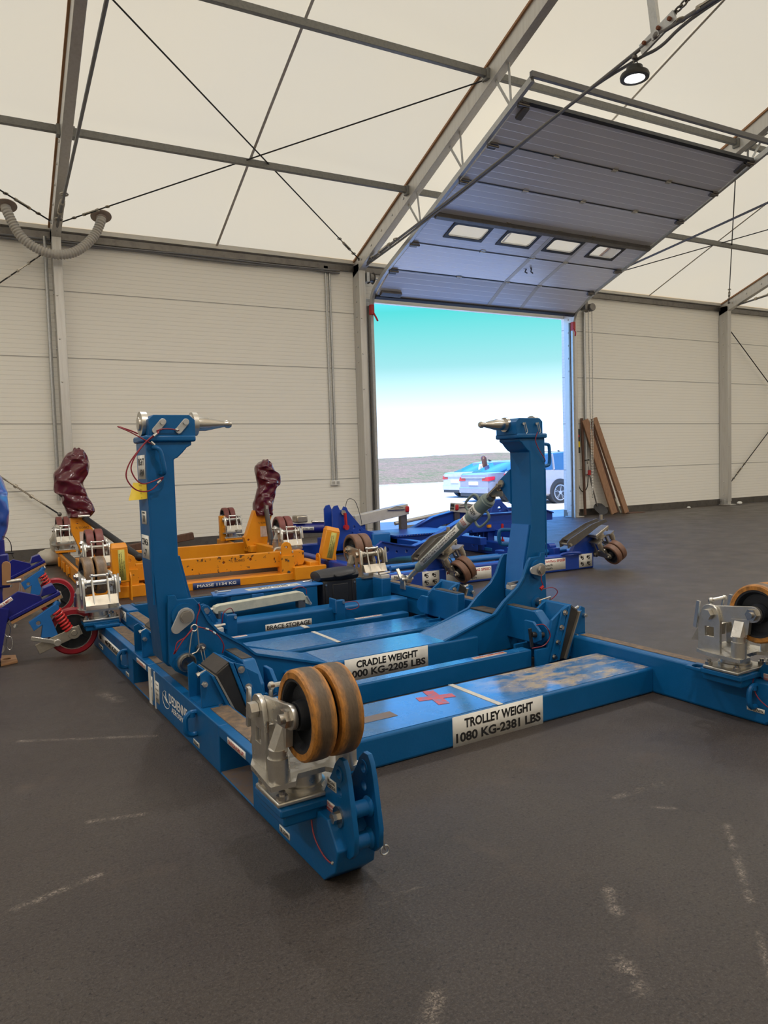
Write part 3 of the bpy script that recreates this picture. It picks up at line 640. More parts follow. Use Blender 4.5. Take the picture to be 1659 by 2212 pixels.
# wall bracing either side
tie('brace_wire', (1.14, 13.45, .72), (-4.2, 13.45, 4.9), 'wall bracing wire rising left from the yellow stand', .013, (1, 0), 1.2, 'wall bracing wires', 'cable_black', 0, 'cable')
tie('brace_wire', (1.20, 13.45, 5.05), (-4.2, 13.45, .7), 'wall bracing wire falling left behind the hose', .011, (1, 0), .9, 'wall bracing wires', 'cable_black', 0, 'cable')
xr = XS[5]+CW
tie('brace_wire', (xr+.08, 13.45, 4.80), (xr+5.3, 13.45, .5), 'wall bracing wire falling to the right edge', .013, (0, 0), 1, 'wall bracing wires', 'cable_black', 0, 'cable')
tie('brace_wire', (xr+.08, 13.45, .55), (xr+5.3, 13.45, 4.9), 'wall bracing wire rising to the right edge', .013, (1, 0), 1, 'wall bracing wires', 'cable_black', 0, 'cable')

# right of the door: conduit, chain hoist loop, motor box, planks, shovel
o = pipe([(12.98, WY-.05, 4.95), (12.98, WY-.05, 1.25)], .035, 'wall_pipe', 'grey wall pipe behind the hand chain right of the door')
MB().box(12.93, 13.06, WY-.10, WY-.0, 1.00, 1.25).build('outlet_box', 'plastic_grey', o, bevel=.01)
MB().cyl((13.03, WY-.09, .98), (13.03, WY-.09, 1.10), .05).build('plug', 'red_paint', o)
tag(MB().tube(spline([(13.02, WY-.08, .98), (12.98, WY-.08, .70), (12.85, WY-.08, .58), (12.72, WY-.08, .70), (12.68, WY-.08, .95), (12.68, WY-.08, 1.3)], 6), .012, 8).build('power_lead', 'cable_black'), 'thin dark lead looping from the red plug beside the door', 'cable')
H_ = thing('hand_chain', (12.83, 13.2, .45), 'bright hand chain hanging in a long loop right of the door', 'chain')
m = MB(); m.box(12.66, 12.94, 13.16, 13.32, 4.86, 5.0); m.cyl((12.84, 13.10, 4.92), (12.84, 13.34, 4.92), .09, seg=20); m.box(12.70, 12.78, 13.2, 13.59, 4.9, 5.2); m.build('chain_wheel', 'steel_dark', H_, bevel=.01)
m = MB()
for k in range(118):
    z = 4.86-k*.037; x1_ = 12.79+.045*(k/118)**2; x2_ = 12.90-.058*(k/118)**2
    for x_ in (x1_, x2_): m.sph((x_, 13.2, z), .016, 5, (1, 1, 1.25))
m.sph((12.84, 13.2, .46), .02, 6); m.tube([(12.79, 13.2, 4.88), (12.80, 13.2, 2.6), (12.836, 13.2, .46)], .005, 5); m.tube([(12.90, 13.2, 4.88), (12.885, 13.2, 2.6), (12.842, 13.2, .46)], .005, 5)
m.build('chain', 'zinc_bright', H_)
M_ = thing('door_switch_box', (12.66, WY-.1, 1.75), 'small black and yellow switch box on the wall right of the door', 'switch')
MB().box(12.58, 12.74, WY-.12, WY, 1.52, 2.10).build('case', 'plastic_black', M_, bevel=.01)
MB().box(12.60, 12.72, WY-.13, WY-.11, 1.66, 1.80).build('label_plate', 'sticker_yellow', M_)
MB().cyl((12.66, WY-.15, 1.93), (12.66, WY-.11, 1.93), .03).build('button', 'red_paint', M_)
for k, (a, b_, wd, th, mt, lb) in enumerate((
        ((13.62, 13.28, .02), (12.93, 13.52, 2.32), .20, .045, 'wood_plank', 'leftmost rough timber plank leaning right of the door'),
        ((13.78, 13.34, .02), (13.09, 13.55, 2.25), .17, .045, 'wood_dark', 'dark middle timber plank leaning right of the door'),
        ((13.96, 13.22, .02), (13.21, 13.50, 2.36), .15, .07, 'wood_plank', 'rightmost splintered timber plank leaning right of the door'),
        ((13.86, 13.30, .02), (13.40, 13.53, 1.30), .03, .03, 'channel_pale', 'short pale batten leaning among the timber planks'),
        ((12.88, 13.50, .02), (12.86, 13.55, 2.36), .07, .03, 'wood_dark', 'upright dark board behind the hand chain'))):
    m = MB(); m.bar(a, b_, wd, th, (0, -1, 0)); tag(m.build('timber_plank', mt, bevel=.006), lb, 'plank', 'timber leaning on the wall')
S_ = thing('shovel', (13.2, 13.4, 0), 'dark shovel leaning on the wall left of the timber planks', 'shovel')
m = MB(); m.tube([(12.98, 13.53, 1.34), (13.08, 13.46, .70), (13.18, 13.40, .22)], .018); m.build('shaft', 'steel_dark', S_)
m = MB(); m.bar((12.92, 13.53, 1.34), (13.06, 13.53, 1.35), .03, .03); m.build('grip', 'plastic_black', S_, bevel=.006)
m = MB()
rs = []
for t_, wd in ((0, .06), (.12, .13), (.4, .15), (.8, .14), (1, .05)):
    c = lerp((13.15, 13.40, .27), (13.36, 13.30, .015), t_); dn = Vector((0.2, 1, .2)).normalized()
    rs.append([c+Vector((k*wd, 0, k*wd*.30)) + dn*(.03*(1-abs(k))+o2) for k, o2 in ((-1, 0), (0, 0), (1, 0), (1, .008), (0, .008), (-1, .008))])
m.rings(rs); m.build('blade', 'plastic_black', S_)
tag(MB().box(13.95, 14.5, 13.10, 13.45, .0, .012).build('floor_board', 'wood_dark'), 'thin brown board lying on the floor beside the planks', 'board')
m = MB(); m.sph((18.13, 13.12, .05), .06, 9, (1.4, 1, .8)); tag(m.build('paper_scrap', 'plastic_white'), 'crumpled white scrap on the floor at the foot of the right column', 'scrap')
m = MB(); m.sph((16.2, 13.2, .03), .04, 8, (1.5, 1, .7)); tag(m.build('paper_scrap', 'plastic_white'), 'small white scrap on the floor along the right wall', 'scrap')
# ------------------------------------------------------------------ swivel caster, folded up on a rail
def caster(parent, cx, cy, z0, s=1, tread='tread_tan', metal='zinc', pad='blue_paint', M=None, name='caster', k=1.0, T=None):
    """s=+1: pivot rod towards +y, twin wheels towards -y. T: optional 4x4 placing the local frame instead"""
    P = T if T is not None else Matrix.Translation((cx, cy, z0)) @ Matrix.Scale(k, 4) @ Matrix.Rotation(0 if s > 0 else PI, 4, 'Z')
    def mb(): m = MB(); m.M = P; return m
    m = mb(); m.prism([(-.165, -.11), (-.165, -.135), (-.08, -.135), (-.05, -.085), (.05, -.085), (.08, -.135), (.165, -.135), (.165, -.11), (.15, .08), (.12, .14), (-.12, .14), (-.15, .08)], 'uv', .105, .122)
    m.lathe([(.080, .045), (.080, .060), (.070, .062), (.070, .098), (.076, .100), (.076, .107)], (0, 0, 0), (0, 0, 1), 30)
    for x in (-.118, .118):
        pts = [(.0, .118), (.125, .118), (.125, .28)] + arc(.06, .315, .05, 20, 160, 6) + [(.0, .28)]
        m.plate(pts, [[(.035, .20), (.085, .20), (.085, .25), (.035, .25)]], 'vz', x-.009, x+.009, .002)
    for x in (-.122, .122):
        m.cyl((x, -.10, .115), (x, -.10, .20), .036); m.cyl((x, -.10, .20), (x, -.10, .228), .030)
    fr = m.build(name, metal, parent, bevel=.0)
    m = mb(); m.box(-.128, .128, -.115, .115, 0, .028); m.build('mount_pad', pad, fr, bevel=.006*k)
    m = mb(); m.box(-.13, .13, -.10, .10, .028, .046)
    m.build('base_plate', metal, fr, bevel=.006*k)
    for x in (-.105, .105):
        for y in (-.078, .078):
            m = mb(); m.hexn((x, y, .044), (x, y, .062), .020); m.cyl((x, y, .06), (x, y, .075), .011, seg=10); m.build('bolt', 'steel', fr)
    m = mb(); m.cyl((-.135, .06, .315), (.135, .06, .315), .019, seg=14)
    for x in (-.142, .142): m.hexn((x-.014, .06, .315), (x+.014, .06, .315), .028)
    for x in (-.075, .075): m.cyl((x-.02, .06, .315), (x+.02, .06, .315), .026)
    m.build('pivot_rod', metal, fr)
    for x in (-.100, .100):
        d = Vector((0, -.225, .028)).normalized(); n = Vector((0, -d.z, d.y)); A = Vector((0, .06, .315)); B = Vector((0, -.165, .343)); pts = []
        for c, a0 in ((A, 90), (B, -90)):
            for q in range(9): th = R(a0+180*q/8-0); v = c + n*(.040*math.sin(th)*1)+d*(.040*math.cos(th)); pts.append((v.y, v.z))
        m = mb(); m.plate(pts, [], 'vz', x-.009, x+.009, .002)
        # wedge lug dropping from the arm to the jack post
        m.prism([(-.150, .315), (-.05, .305), (-.065, .235), (-.10, .222), (-.14, .24)], 'vz', x-.012, x+.012)
        sg = 1 if x > 0 else -1
        m.hexa([(x, -.13, .222), (x+sg*.045, -.12, .222), (x+sg*.045, -.07, .222), (x, -.06, .222), (x, -.13, .30), (x+sg*.012, -.12, .30), (x+sg*.012, -.07, .30), (x, -.06, .30)])
        m.build('swing_arm', metal, fr)
        m = mb(); m.hexn((x+sg*.008, -.165, .343), (x+sg*.030, -.165, .343), .030); m.cyl((x+sg*.03, -.165, .343), (x+sg*.042, -.165, .343), .016, seg=12); m.build('axle_nut', 'steel', fr)
    for x in (-.047, .047):
        m = mb(); m.lathe([(.118, -.039), (.137, -.039), (.144, -.033), (.146, -.015), (.146, .015), (.144, .033), (.137, .039), (.118, .039)], (x, -.165, .343), (1, 0, 0), 40, False)
        m.lathe([(.118, .039), (.118, -.039)], (x, -.165, .343), (1, 0, 0), 40, False)
        wl = m.build('wheel', tread, fr, fixn=False)
        m = mb(); m.lathe([(.118, -.036), (.108, -.036), (.095, -.008), (.05, -.006), (.045, -.038), (.012, -.038), (.012, .038), (.045, .038), (.05, .006), (.095, .008), (.108, .036), (.118, .036)], (x, -.165, .343), (1, 0, 0), 36, False)
        m.build('wheel_hub', 'plastic_black', fr)
    m = mb(); m.hexa([(-.115, .135, .165), (.115, .135, .165), (.115, .175, .160), (-.115, .175, .160), (-.115, .128, .225), (.115, .128, .225), (.115, .137, .228), (-.115, .137, .228)]); m.build('guard_plate', 'zinc_bronze', fr)
    m = mb(); m.cyl((-.06, .10, .372), (.06, .10, .372), .009, seg=8)
    for x in (-.055, .055):
        m.tube([(x, .10, .378), (x, .125, .27), (x, .165, .165)], .0075, 6); m.sph((x, .10, .372), .015, 6)
    m.build('stop_bar', 'zinc_bright', fr)
    for x in (-.130, .142): mb().bar((x, .118, .375), (x, .140, .235), .012, .018).build('latch_strip', 'zinc_bright', fr)
    return fr

TY = R(2.608)
T_ = thing('engine_transport_trolley', (2.3, 4.15, 0), 'blue transport trolley with twin wheels folded up at its corners, marked TROLLEY WEIGHT', 'trolley', None, TY)
RH = .222
def rail(u0, u1, solid=False):
    m = MB(); m.prism([(6.25, 0), (6.28, .03), (6.28, RH), (4.86, RH), (4.86, 0)], 'vz', u0, u1)
    out = [(4.86, 0), (4.86, RH), (2.10, RH), (2.035, .14), (2.05, .075), (2.20, 0)]
    if solid: return MB().prism([(6.25, 0), (6.28, .03), (6.28, RH), (2.10, RH), (2.035, .14), (2.055, .065), (2.14, 0)], 'vz', u0, u1)
    for a, b_ in ((4.45, 4.86), (2.77, 3.17)): m.box(u0, u1, a, b_, .172, RH); m.box(u0, u1, a, b_, 0, .010)
    m.box(u0, u1, 3.17, 4.45, 0, RH); m.prism([(2.77, 0), (2.77, RH), (2.10, RH), (2.035, .14), (2.055, .065), (2.14, 0)], 'vz', u0, u1)
    return m
for u0, u1, sd in ((1.016, 1.160, -1), (3.467, 3.590, 1)):
    rl = rail(u0, u1, sd > 0).build('side_rail', 'blue_paint', T_, bevel=.014, seg=3)
    for a, b_ in ((4.45, 4.86), (2.77, 3.17)) if sd < 0 else ():
        m = MB(); x0, x1 = (u0+.004, u1-.004)
        m.hexa([(x0, a+.002, .006), (x1, a+.002, .006), (x1, b_-.002, .006), (x0, b_-.002, .006), (x0, a+.002, .012), (x1, a+.002, .012), (x1, b_-.002, .012), (x0, b_-.002, .012)])
        m.build('fork_pocket_floor', 'stain_brown', rl)
        m = MB(); 
        for q in (a-.008, b_): m.box(x0+.03, x1, q, q+.008, .0, .18)
        m.box(x0+.03, x1, a, b_, .172, .18); m.build('fork_pocket', 'blue_paint_dull', rl)
    for a, b_ in ((4.92, 5.70), (3.72, 4.42), (4.44, 4.88), (2.46, 3.42)):
        MB().box(u0+.045, u1-.012, a, b_, RH-.003, RH+.003).build('grip_strip', 'grip_brown' if (sd < 0 and a != 3.72) else 'grip_dark' if sd < 0 else 'grip_brown', rl)
    # lashing rings
    uo = u0 if sd < 0 else u0
    for v in ((5.01, 3.50) if sd < 0 else (2.19,)):
        m = MB(); m.tube(spline([(uo, v, .195), (uo-.03, v, .195), (uo-.052, v, .175), (uo-.055, v, .14), (uo-.052, v, .105), (uo-.03, v, .088), (uo, v, .088)], 4), .013, 8)
        m.cyl((uo-.022, v, .20), (uo-.022, v, .175), .017); m.build('lashing_ring', 'blue_paint', rl)
m = MB().box(1.15, 3.475, 2.815, 3.245, .0, .148); cb = m.build('cross_beam', 'blue_paint', T_, bevel=.014, seg=3)
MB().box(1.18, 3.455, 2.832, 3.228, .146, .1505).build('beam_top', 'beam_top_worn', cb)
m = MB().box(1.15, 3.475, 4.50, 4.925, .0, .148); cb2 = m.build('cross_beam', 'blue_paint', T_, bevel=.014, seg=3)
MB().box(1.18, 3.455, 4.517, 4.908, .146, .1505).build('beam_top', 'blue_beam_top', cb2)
MB().box(2.325, 2.357, 2.82, 3.24, .1495, .1525).build('tape_strip', 'tape_grey', cb)
MB().box(2.305, 2.335, 4.505, 4.92, .1495, .1525).build('tape_strip', 'tape_grey', cb2)
m = MB(); m.M = Matrix.Translation((2.148, 3.105, .1505)) @ Matrix.Rotation(R(-14), 4, 'Z')
m.plate([(-.10, -.028), (-.03, -.028), (-.03, -.115), (.03, -.115), (.03, -.028), (.10, -.028), (.10, .028), (.03, .028), (.03, .115), (-.03, .115), (-.03, .028), (-.10, .028)], [], 'uv', 0, .002)
m.build('tape_cross', 'tape_red', cb, label='faded red tape cross')
MB().box(1.66, 1.84, 2.985, 3.06, .150, .1522).build('worn_patch', 'stain_brown', cb)
sticker('weight_plate', cb, (2.327, 2.815, .0735), (1, 0, 0), (0, 0, 1), .575, .147, [('TROLLEY WEIGHT', .22, .32, .76), ('1080 KG-2381 LBS', -.22, .32, .94)], bold=.035)
# four casters
for cx, cy, s, tr, mt in ((1.012, 2.28, 1, 'tread_amber', 'zinc'), (3.465, 2.30, 1, 'tread_amber', 'zinc'), (1.012, 5.93, -1, 'tread_tan', 'zinc_bright'), (3.40, 5.98, -1, 'poly_brown', 'zinc_bronze')):
    caster(T_, cx, cy, .232, s, tr, mt)
# extra pads that carry the caster plates on the rails
for u0, u1, v0, v1 in ((.90, 1.15, 2.18, 2.40), (3.36, 3.60, 2.20, 2.42), (.90, 1.15, 5.83, 6.05), (3.30, 3.58, 5.88, 6.10)):
    MB().box(u0, u1, v0, v1, RH-.03, RH+.014).build('caster_pad', 'blue_paint', T_, bevel=.008)
MB().plate([(3.36, 2.40), (3.46, 2.40), (3.46, 2.52), (3.36, 2.52)], [circ(3.40, 2.47, .032)], 'uv', .225, .245, .004).build('lifting_eye', 'blue_paint', T_)
MB().plate([(.95, 5.72), (1.12, 5.72), (1.12, 5.84), (.95, 5.84)], [circ(1.03, 5.775, .03)], 'uv', .225, .245, .004).build('lifting_eye', 'blue_paint', T_)
# tow bracket lugs on the rail ends
for ub in (1.016, 3.467):
    lug = None
    for du, lab in ((.045, 1), (.135, 0)):
        u = ub+du
        pts = arc(2.062, .392, .034, 190, 20, 7)[::-1] if False else [(2.028, .400), (2.045, .424), (2.075, .424), (2.102, .400), (2.128, .360), (2.20, .265), (2.20, .235), (2.115, .20), (2.108, .115), (2.06, .106), (2.022, .112), (1.992, .14), (1.985, .20), (2.004, .30), (2.016, .36)]
        m = MB(); m.plate(pts, [circ(2.074, .372, .016), circ(2.078, .310, .015)], 'vz', u-.009, u+.009, .003); m.ring((u-.012, 2.074, .372), (u+.012, 2.074, .372), .026, .016)
        o = m.build('tow_lug', 'blue_paint', T_)
        if lug is None: lug = o
    u0, u1 = ub+.045, ub+.135
    for v, z in ((2.045, .255), (2.045, .150)):
        m = MB(); m.lathe([(.034, -.045), (.034, -.03), (.026, -.022), (.026, .022), (.034, .03), (.034, .045)], ((u0+u1)/2, v, z), (1, 0, 0), 22); m.build('roller', 'blue_paint', lug)
    m = MB(); m.cyl((u0-.035, 2.085, .228), (u1+.05, 2.085, .228), .013); m.cyl((u0-.016, 2.085, .228), (u0-.006, 2.085, .228), .034); m.hexn((u0-.036, 2.085, .228), (u0-.016, 2.085, .228), .018); m.cyl((u1+.01, 2.085, .228), (u1+.02, 2.085, .228), .034); m.build('tow_pin', 'steel', lug)
    m = MB(); m.bar((u0-.030, 2.095, .212), (u0-.034, 2.062, .105), .004, .022, (1, 0, 0)); m.build('pin_handle', 'steel', lug)
    m = MB(); m.tube([(u1+.045, 2.085, .228), (u1+.055, 2.07, .10), (u1+.052, 2.055, .085), (u1+.045, 2.05, .10), (u1+.042, 2.06, .225)], .003, 6); m.tube([(u1+.05+.016*math.cos(a), 2.056, .085+.016*math.sin(a)) for a in [2*PI*q/12 for q in range(12)]], .003, 6, True); m.build('lock_clip', 'zinc_bright', lug)
    m = MB(); m.tube(spline([(u0-.05, 2.19, .255), (u0-.055, 2.20, .20), (u0-.06, 2.17, .14), (u0-.055, 2.11, .098), (u0-.04, 2.07, .085), (u0-.034, 2.062, .105)], 6), .0028, 6); m.build('lanyard', 'wire_red', lug)
    m = MB()
    for p, q in (((u0-.05, 2.19, .255), (u0-.051, 2.195, .235)), ((u0-.045, 2.075, .088), (u0-.036, 2.063, .10))): m.cyl(p, q, .006, seg=8)
    m.build('ferrule', 'zinc_bright', lug)
    sticker('engine_position_label', lug, (u0-.009, 2.128, .318), (0, -1, 0), (0, 0, 1), .062, .034, [('ENGINE', .22, .34, .82), ('POSITION', -.22, .34, .9)], bold=.02)
    sticker('storage_position_label', lug, (u0-.009, 2.142, .236), (0, -1, 0), (0, 0, 1), .056, .036, [('STORAGE', .22, .34, .86), ('POSITION', -.22, .34, .9)], fg='ink_red', bold=.02)
# left rail lettering
def side_label(v0, v1, z0, z1, lines, nm, u=1.016, **k): return sticker(nm, T_, (u, (v0+v1)/2, (z0+z1)/2), (0, -1, 0), (0, 0, 1), abs(v1-v0), z1-z0, lines, **k)
lb = side_label(6.02, 5.20, .088, .150, [('FWD', 0, .66, .13)], 'serial_plate')
m = MB(); m.M = Matrix.Translation((1.0125, 5.61, .119)) @ Matrix(((0, 0, -1, 0), (-1, 0, 0, 0), (0, 1, 0, 0), (0, 0, 0, 1)))
m.text('OMTMG0006G03', (.18, 0, 0), (1, 0, 0), (0, 1, 0), .40, .040, 0, .02)
for dx, sg in ((-.33, -1), (-.08, 1)):
    m.prism([(dx-.055*sg, -.012), (dx, -.012), (dx, -.024), (dx+.045*sg, 0), (dx, .024), (dx, .012), (dx-.055*sg, .012)], 'uv', 0, .0006)
m.build('lettering', 'ink_black', lb, fixn=False, sharp=0)
# (the FWD word sits between the two arrows)
for v0, v1 in ((4.73, 4.50), (3.05, 2.835)): side_label(v0, v1, .178, .208, [('CAUTION FORK LIFT', 0, .55, .9)], 'caution_label', fg='ink_red')
for v0, v1, z0 in ((3.565, 3.475, .022), (2.50, 2.41, .020), (5.075, 4.985, .022)): side_label(v0, v1, z0, z0+.024, [('TIE DOWN', 0, .6, .86)], 'tie_down_label', bold=.03)
side_label(6.02, 5.86, .03, .056, [('TIE DOWN', 0, .6, .86)], 'tie_down_label', bold=.03)
side_label(2.237, 2.143, .058, .080, [('TIE DOWN', 0, .6, .86)], 'tie_down_label', u=3.467, bold=.03)
MB().box(1.0125, 1.017, 4.375, 4.435, .0, .214).build('white_strip', 'sticker_white', T_); side_label(4.395, 4.35, .03, .17, [('TARE', .3, .1, .6), ('GROSS', 0, .1, .7)], 'worn_label', fg='ink_dim')
MB().box(1.0125, 1.017, 4.285, 4.302, .0, .214).build('white_strip', 'sticker_white', T_); side_label(4.285, 4.205, .045, .168, [('STOW', .36, .09, .7), ('LASH AND', .12, .08, .85), ('CHECK', -.10, .09, .7), ('PINS', -.34, .09, .6)], 'data_label', fg='ink_dim')
m = MB(); m.M = Matrix.Translation((1.0145, 3.90, .115)) @ Matrix(((0, 0, -1, 0), (-1, 0, 0, 0), (0, 1, 0, 0), (0, 0, 0, 1)))
m.text('DEDIENNE', (.075, .022, 0), (1, 0, 0), (0, 1, 0), .34, .052, 0, .02); m.text('AEROSPACE', (.095, -.030, 0), (1, 0, 0), (0, 1, 0), .30, .030, 0, .015)
el_ = lambda k, a, b_, cx, cy: Vector((cx+a*math.cos(k), cy+b_*math.sin(k), 0))
ks = [R(75+285*q/30) for q in range(31)]
m.rings([[el_(k, .075, .048, -.16, -.005), el_(k, .075-.010*math.sin((q+1)/32*PI), .048-.006*math.sin((q+1)/32*PI), -.16, -.005), el_(k, .074, .047, -.16, -.005)+Vector((0, 0, .0005))] for q, k in enumerate(ks)])
m.prism([(-.232, .018), (-.165, .006), (-.158, .045), (-.150, .006), (-.135, .004), (-.128, -.006), (-.072, -.020), (-.13, -.014), (-.150, -.012), (-.155, -.03), (-.162, -.010), (-.175, -.006)], 'uv', 0, .0006)
m.build('maker_lettering', 'ink_white', T_, fixn=False, sharp=0)
# outer halves of the rubber mounts: slanted plates standing on the rails
def mount(v0, v1, mir, fl):
    X = (lambda u: u) if not mir else (lambda u: 4.62-u)
    P = lambda pts: [(X(a), b_) for a, b_ in pts]
    m = MB()
    for v in (v0+.01, v1-.025): m.plate(P([(1.03, .18), (1.03, .385), (1.06, .40), (1.085, .372), (1.215, .085), (1.16, .085), (1.15, .18)]), [], 'uz', v, v+.014, .002)
    m.box(*sorted((X(1.03), X(1.15))), v0+.01, v1-.011, .205, .226)
    br = m.build('mount_bracket', 'blue_paint', T_)
    MB().prism(P([(1.075, .380), (1.093, .372), (1.225, .085), (1.205, .080)]), 'uz', v0-.01, v1+.01).build('mount_plate', 'blue_paint', br, bevel=.003)
    MB().prism(P([(1.093, .374), (1.103, .372), (1.236, .085), (1.225, .082)]), 'uz', v0-.015, v1+.015).build('mount_liner', 'zinc_bronze', br)
    for u, z in ((1.045, .34), (1.12, .215)):
        m = MB(); m.hexn((X(u), v0-.012, z), (X(u), v0+.012, z), .014); m.cyl((X(u), v0-.022, z), (X(u), v0, z), .008, seg=8); m.build('bolt', 'zinc_bright', br)
    u, z = 1.06, .385; m = MB(); m.cyl((X(u)-.03, v0+.05, z-.01), (X(u)+.01, v0+.05, z+.004), .009, seg=8); m.hexn((X(u)-.035, v0+.05, z-.012), (X(u)-.02, v0+.05, z-.006), .014); m.build('bolt', 'zinc_bright', br)
MV = ((3.44, 3.68), (4.62, 4.86))
for v0, v1 in MV:
    for mir in (False, True): mount(v0, v1, mir, 1)

# ------------------------------------------------------------------ the cradle carried on the rubber mounts
C_ = thing('engine_cradle', (2.3, 4.2, 0), 'blue engine cradle with two upright arms on the trolley base, marked CRADLE WEIGHT', 'cradle', None, TY)
mb_ = MB().box(1.62, 3.00, 3.82, 4.165, .06, .217).build('main_beam', 'blue_paint', C_, bevel=.012, seg=3)
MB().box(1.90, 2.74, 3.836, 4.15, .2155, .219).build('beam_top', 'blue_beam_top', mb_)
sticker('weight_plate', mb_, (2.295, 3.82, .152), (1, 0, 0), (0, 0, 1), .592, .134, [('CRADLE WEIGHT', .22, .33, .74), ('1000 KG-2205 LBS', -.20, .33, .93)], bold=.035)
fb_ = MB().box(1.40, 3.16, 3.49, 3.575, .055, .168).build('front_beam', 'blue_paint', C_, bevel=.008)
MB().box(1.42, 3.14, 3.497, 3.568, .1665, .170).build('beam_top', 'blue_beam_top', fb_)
sticker('beam_label', fb_, (2.85, 3.532, .170), (1, 0, 0), (0, 1, 0), .25, .040, [('CAUTION REMOVE PINS', 0, .5, .92)], bg='sticker_dirty', fg='ink_red')
rb_ = MB().box(1.40, 3.22, 5.0, 5.085, .055, .168).build('rear_beam', 'blue_paint', C_, bevel=.008)
for u in (1.80, 2.865): sticker('beam_label', rb_, (u, 5.042, .168), (1, 0, 0), (0, 1, 0), .11 if u < 2 else .24, .036, [('CAUTION PINS', 0, .5, .9)], bg='sticker_white', fg='ink_red')
MB().box(2.29, 2.33, 4.995, 5.09, .165, .1705).build('tape_strip', 'tape_grey', rb_)
sb = MB().box(1.30, 3.36, 5.215, 5.41, .07, .242).build('storage_beam', 'blue_paint', C_, bevel=.018, seg=3)
sticker('storage_plate', sb, (2.26, 5.215, .160), (1, 0, 0), (0, 0, 1), .385, .052, [('BRACE STORAGE', .0, .62, .94)], bold=.02)
# side beams, rear beam
for u0, u1 in ((1.16, 1.25), (3.40, 3.49)):
    s_ = MB().box(u0, u1, 4.25, 5.70, .225, .325).build('side_beam', 'blue_paint', C_, bevel=.008)
    MB().box(u0+.012, u1-.012, 4.35, 5.65, .323, .328).build('grip_strip', 'grip_brown', s_)
    MB().box(u0+.008, u1-.008, 4.25, 5.60, .10, .24).build('side_skirt', 'blue_paint', s_)
rr = MB().box(1.25, 3.40, 5.86, 5.96, .13, .345).build('end_beam', 'blue_paint', C_, bevel=.008)
MB().box(1.27, 3.38, 5.87, 5.95, .344, .348).build('grip_strip', 'grip_dark', rr)
for u0, u1 in ((1.17, 1.25), (3.40, 3.48)): MB().box(u0, u1, 5.68, 5.96, .15, .34).build('corner_block', 'blue_paint', C_, bevel=.006)
sticker('bow_label', C_, (1.17, 5.82, .28), (0, -1, 0), (0, 0, 1), .22, .07, [('X', .0, .7, .5)], fg='ink_dim')
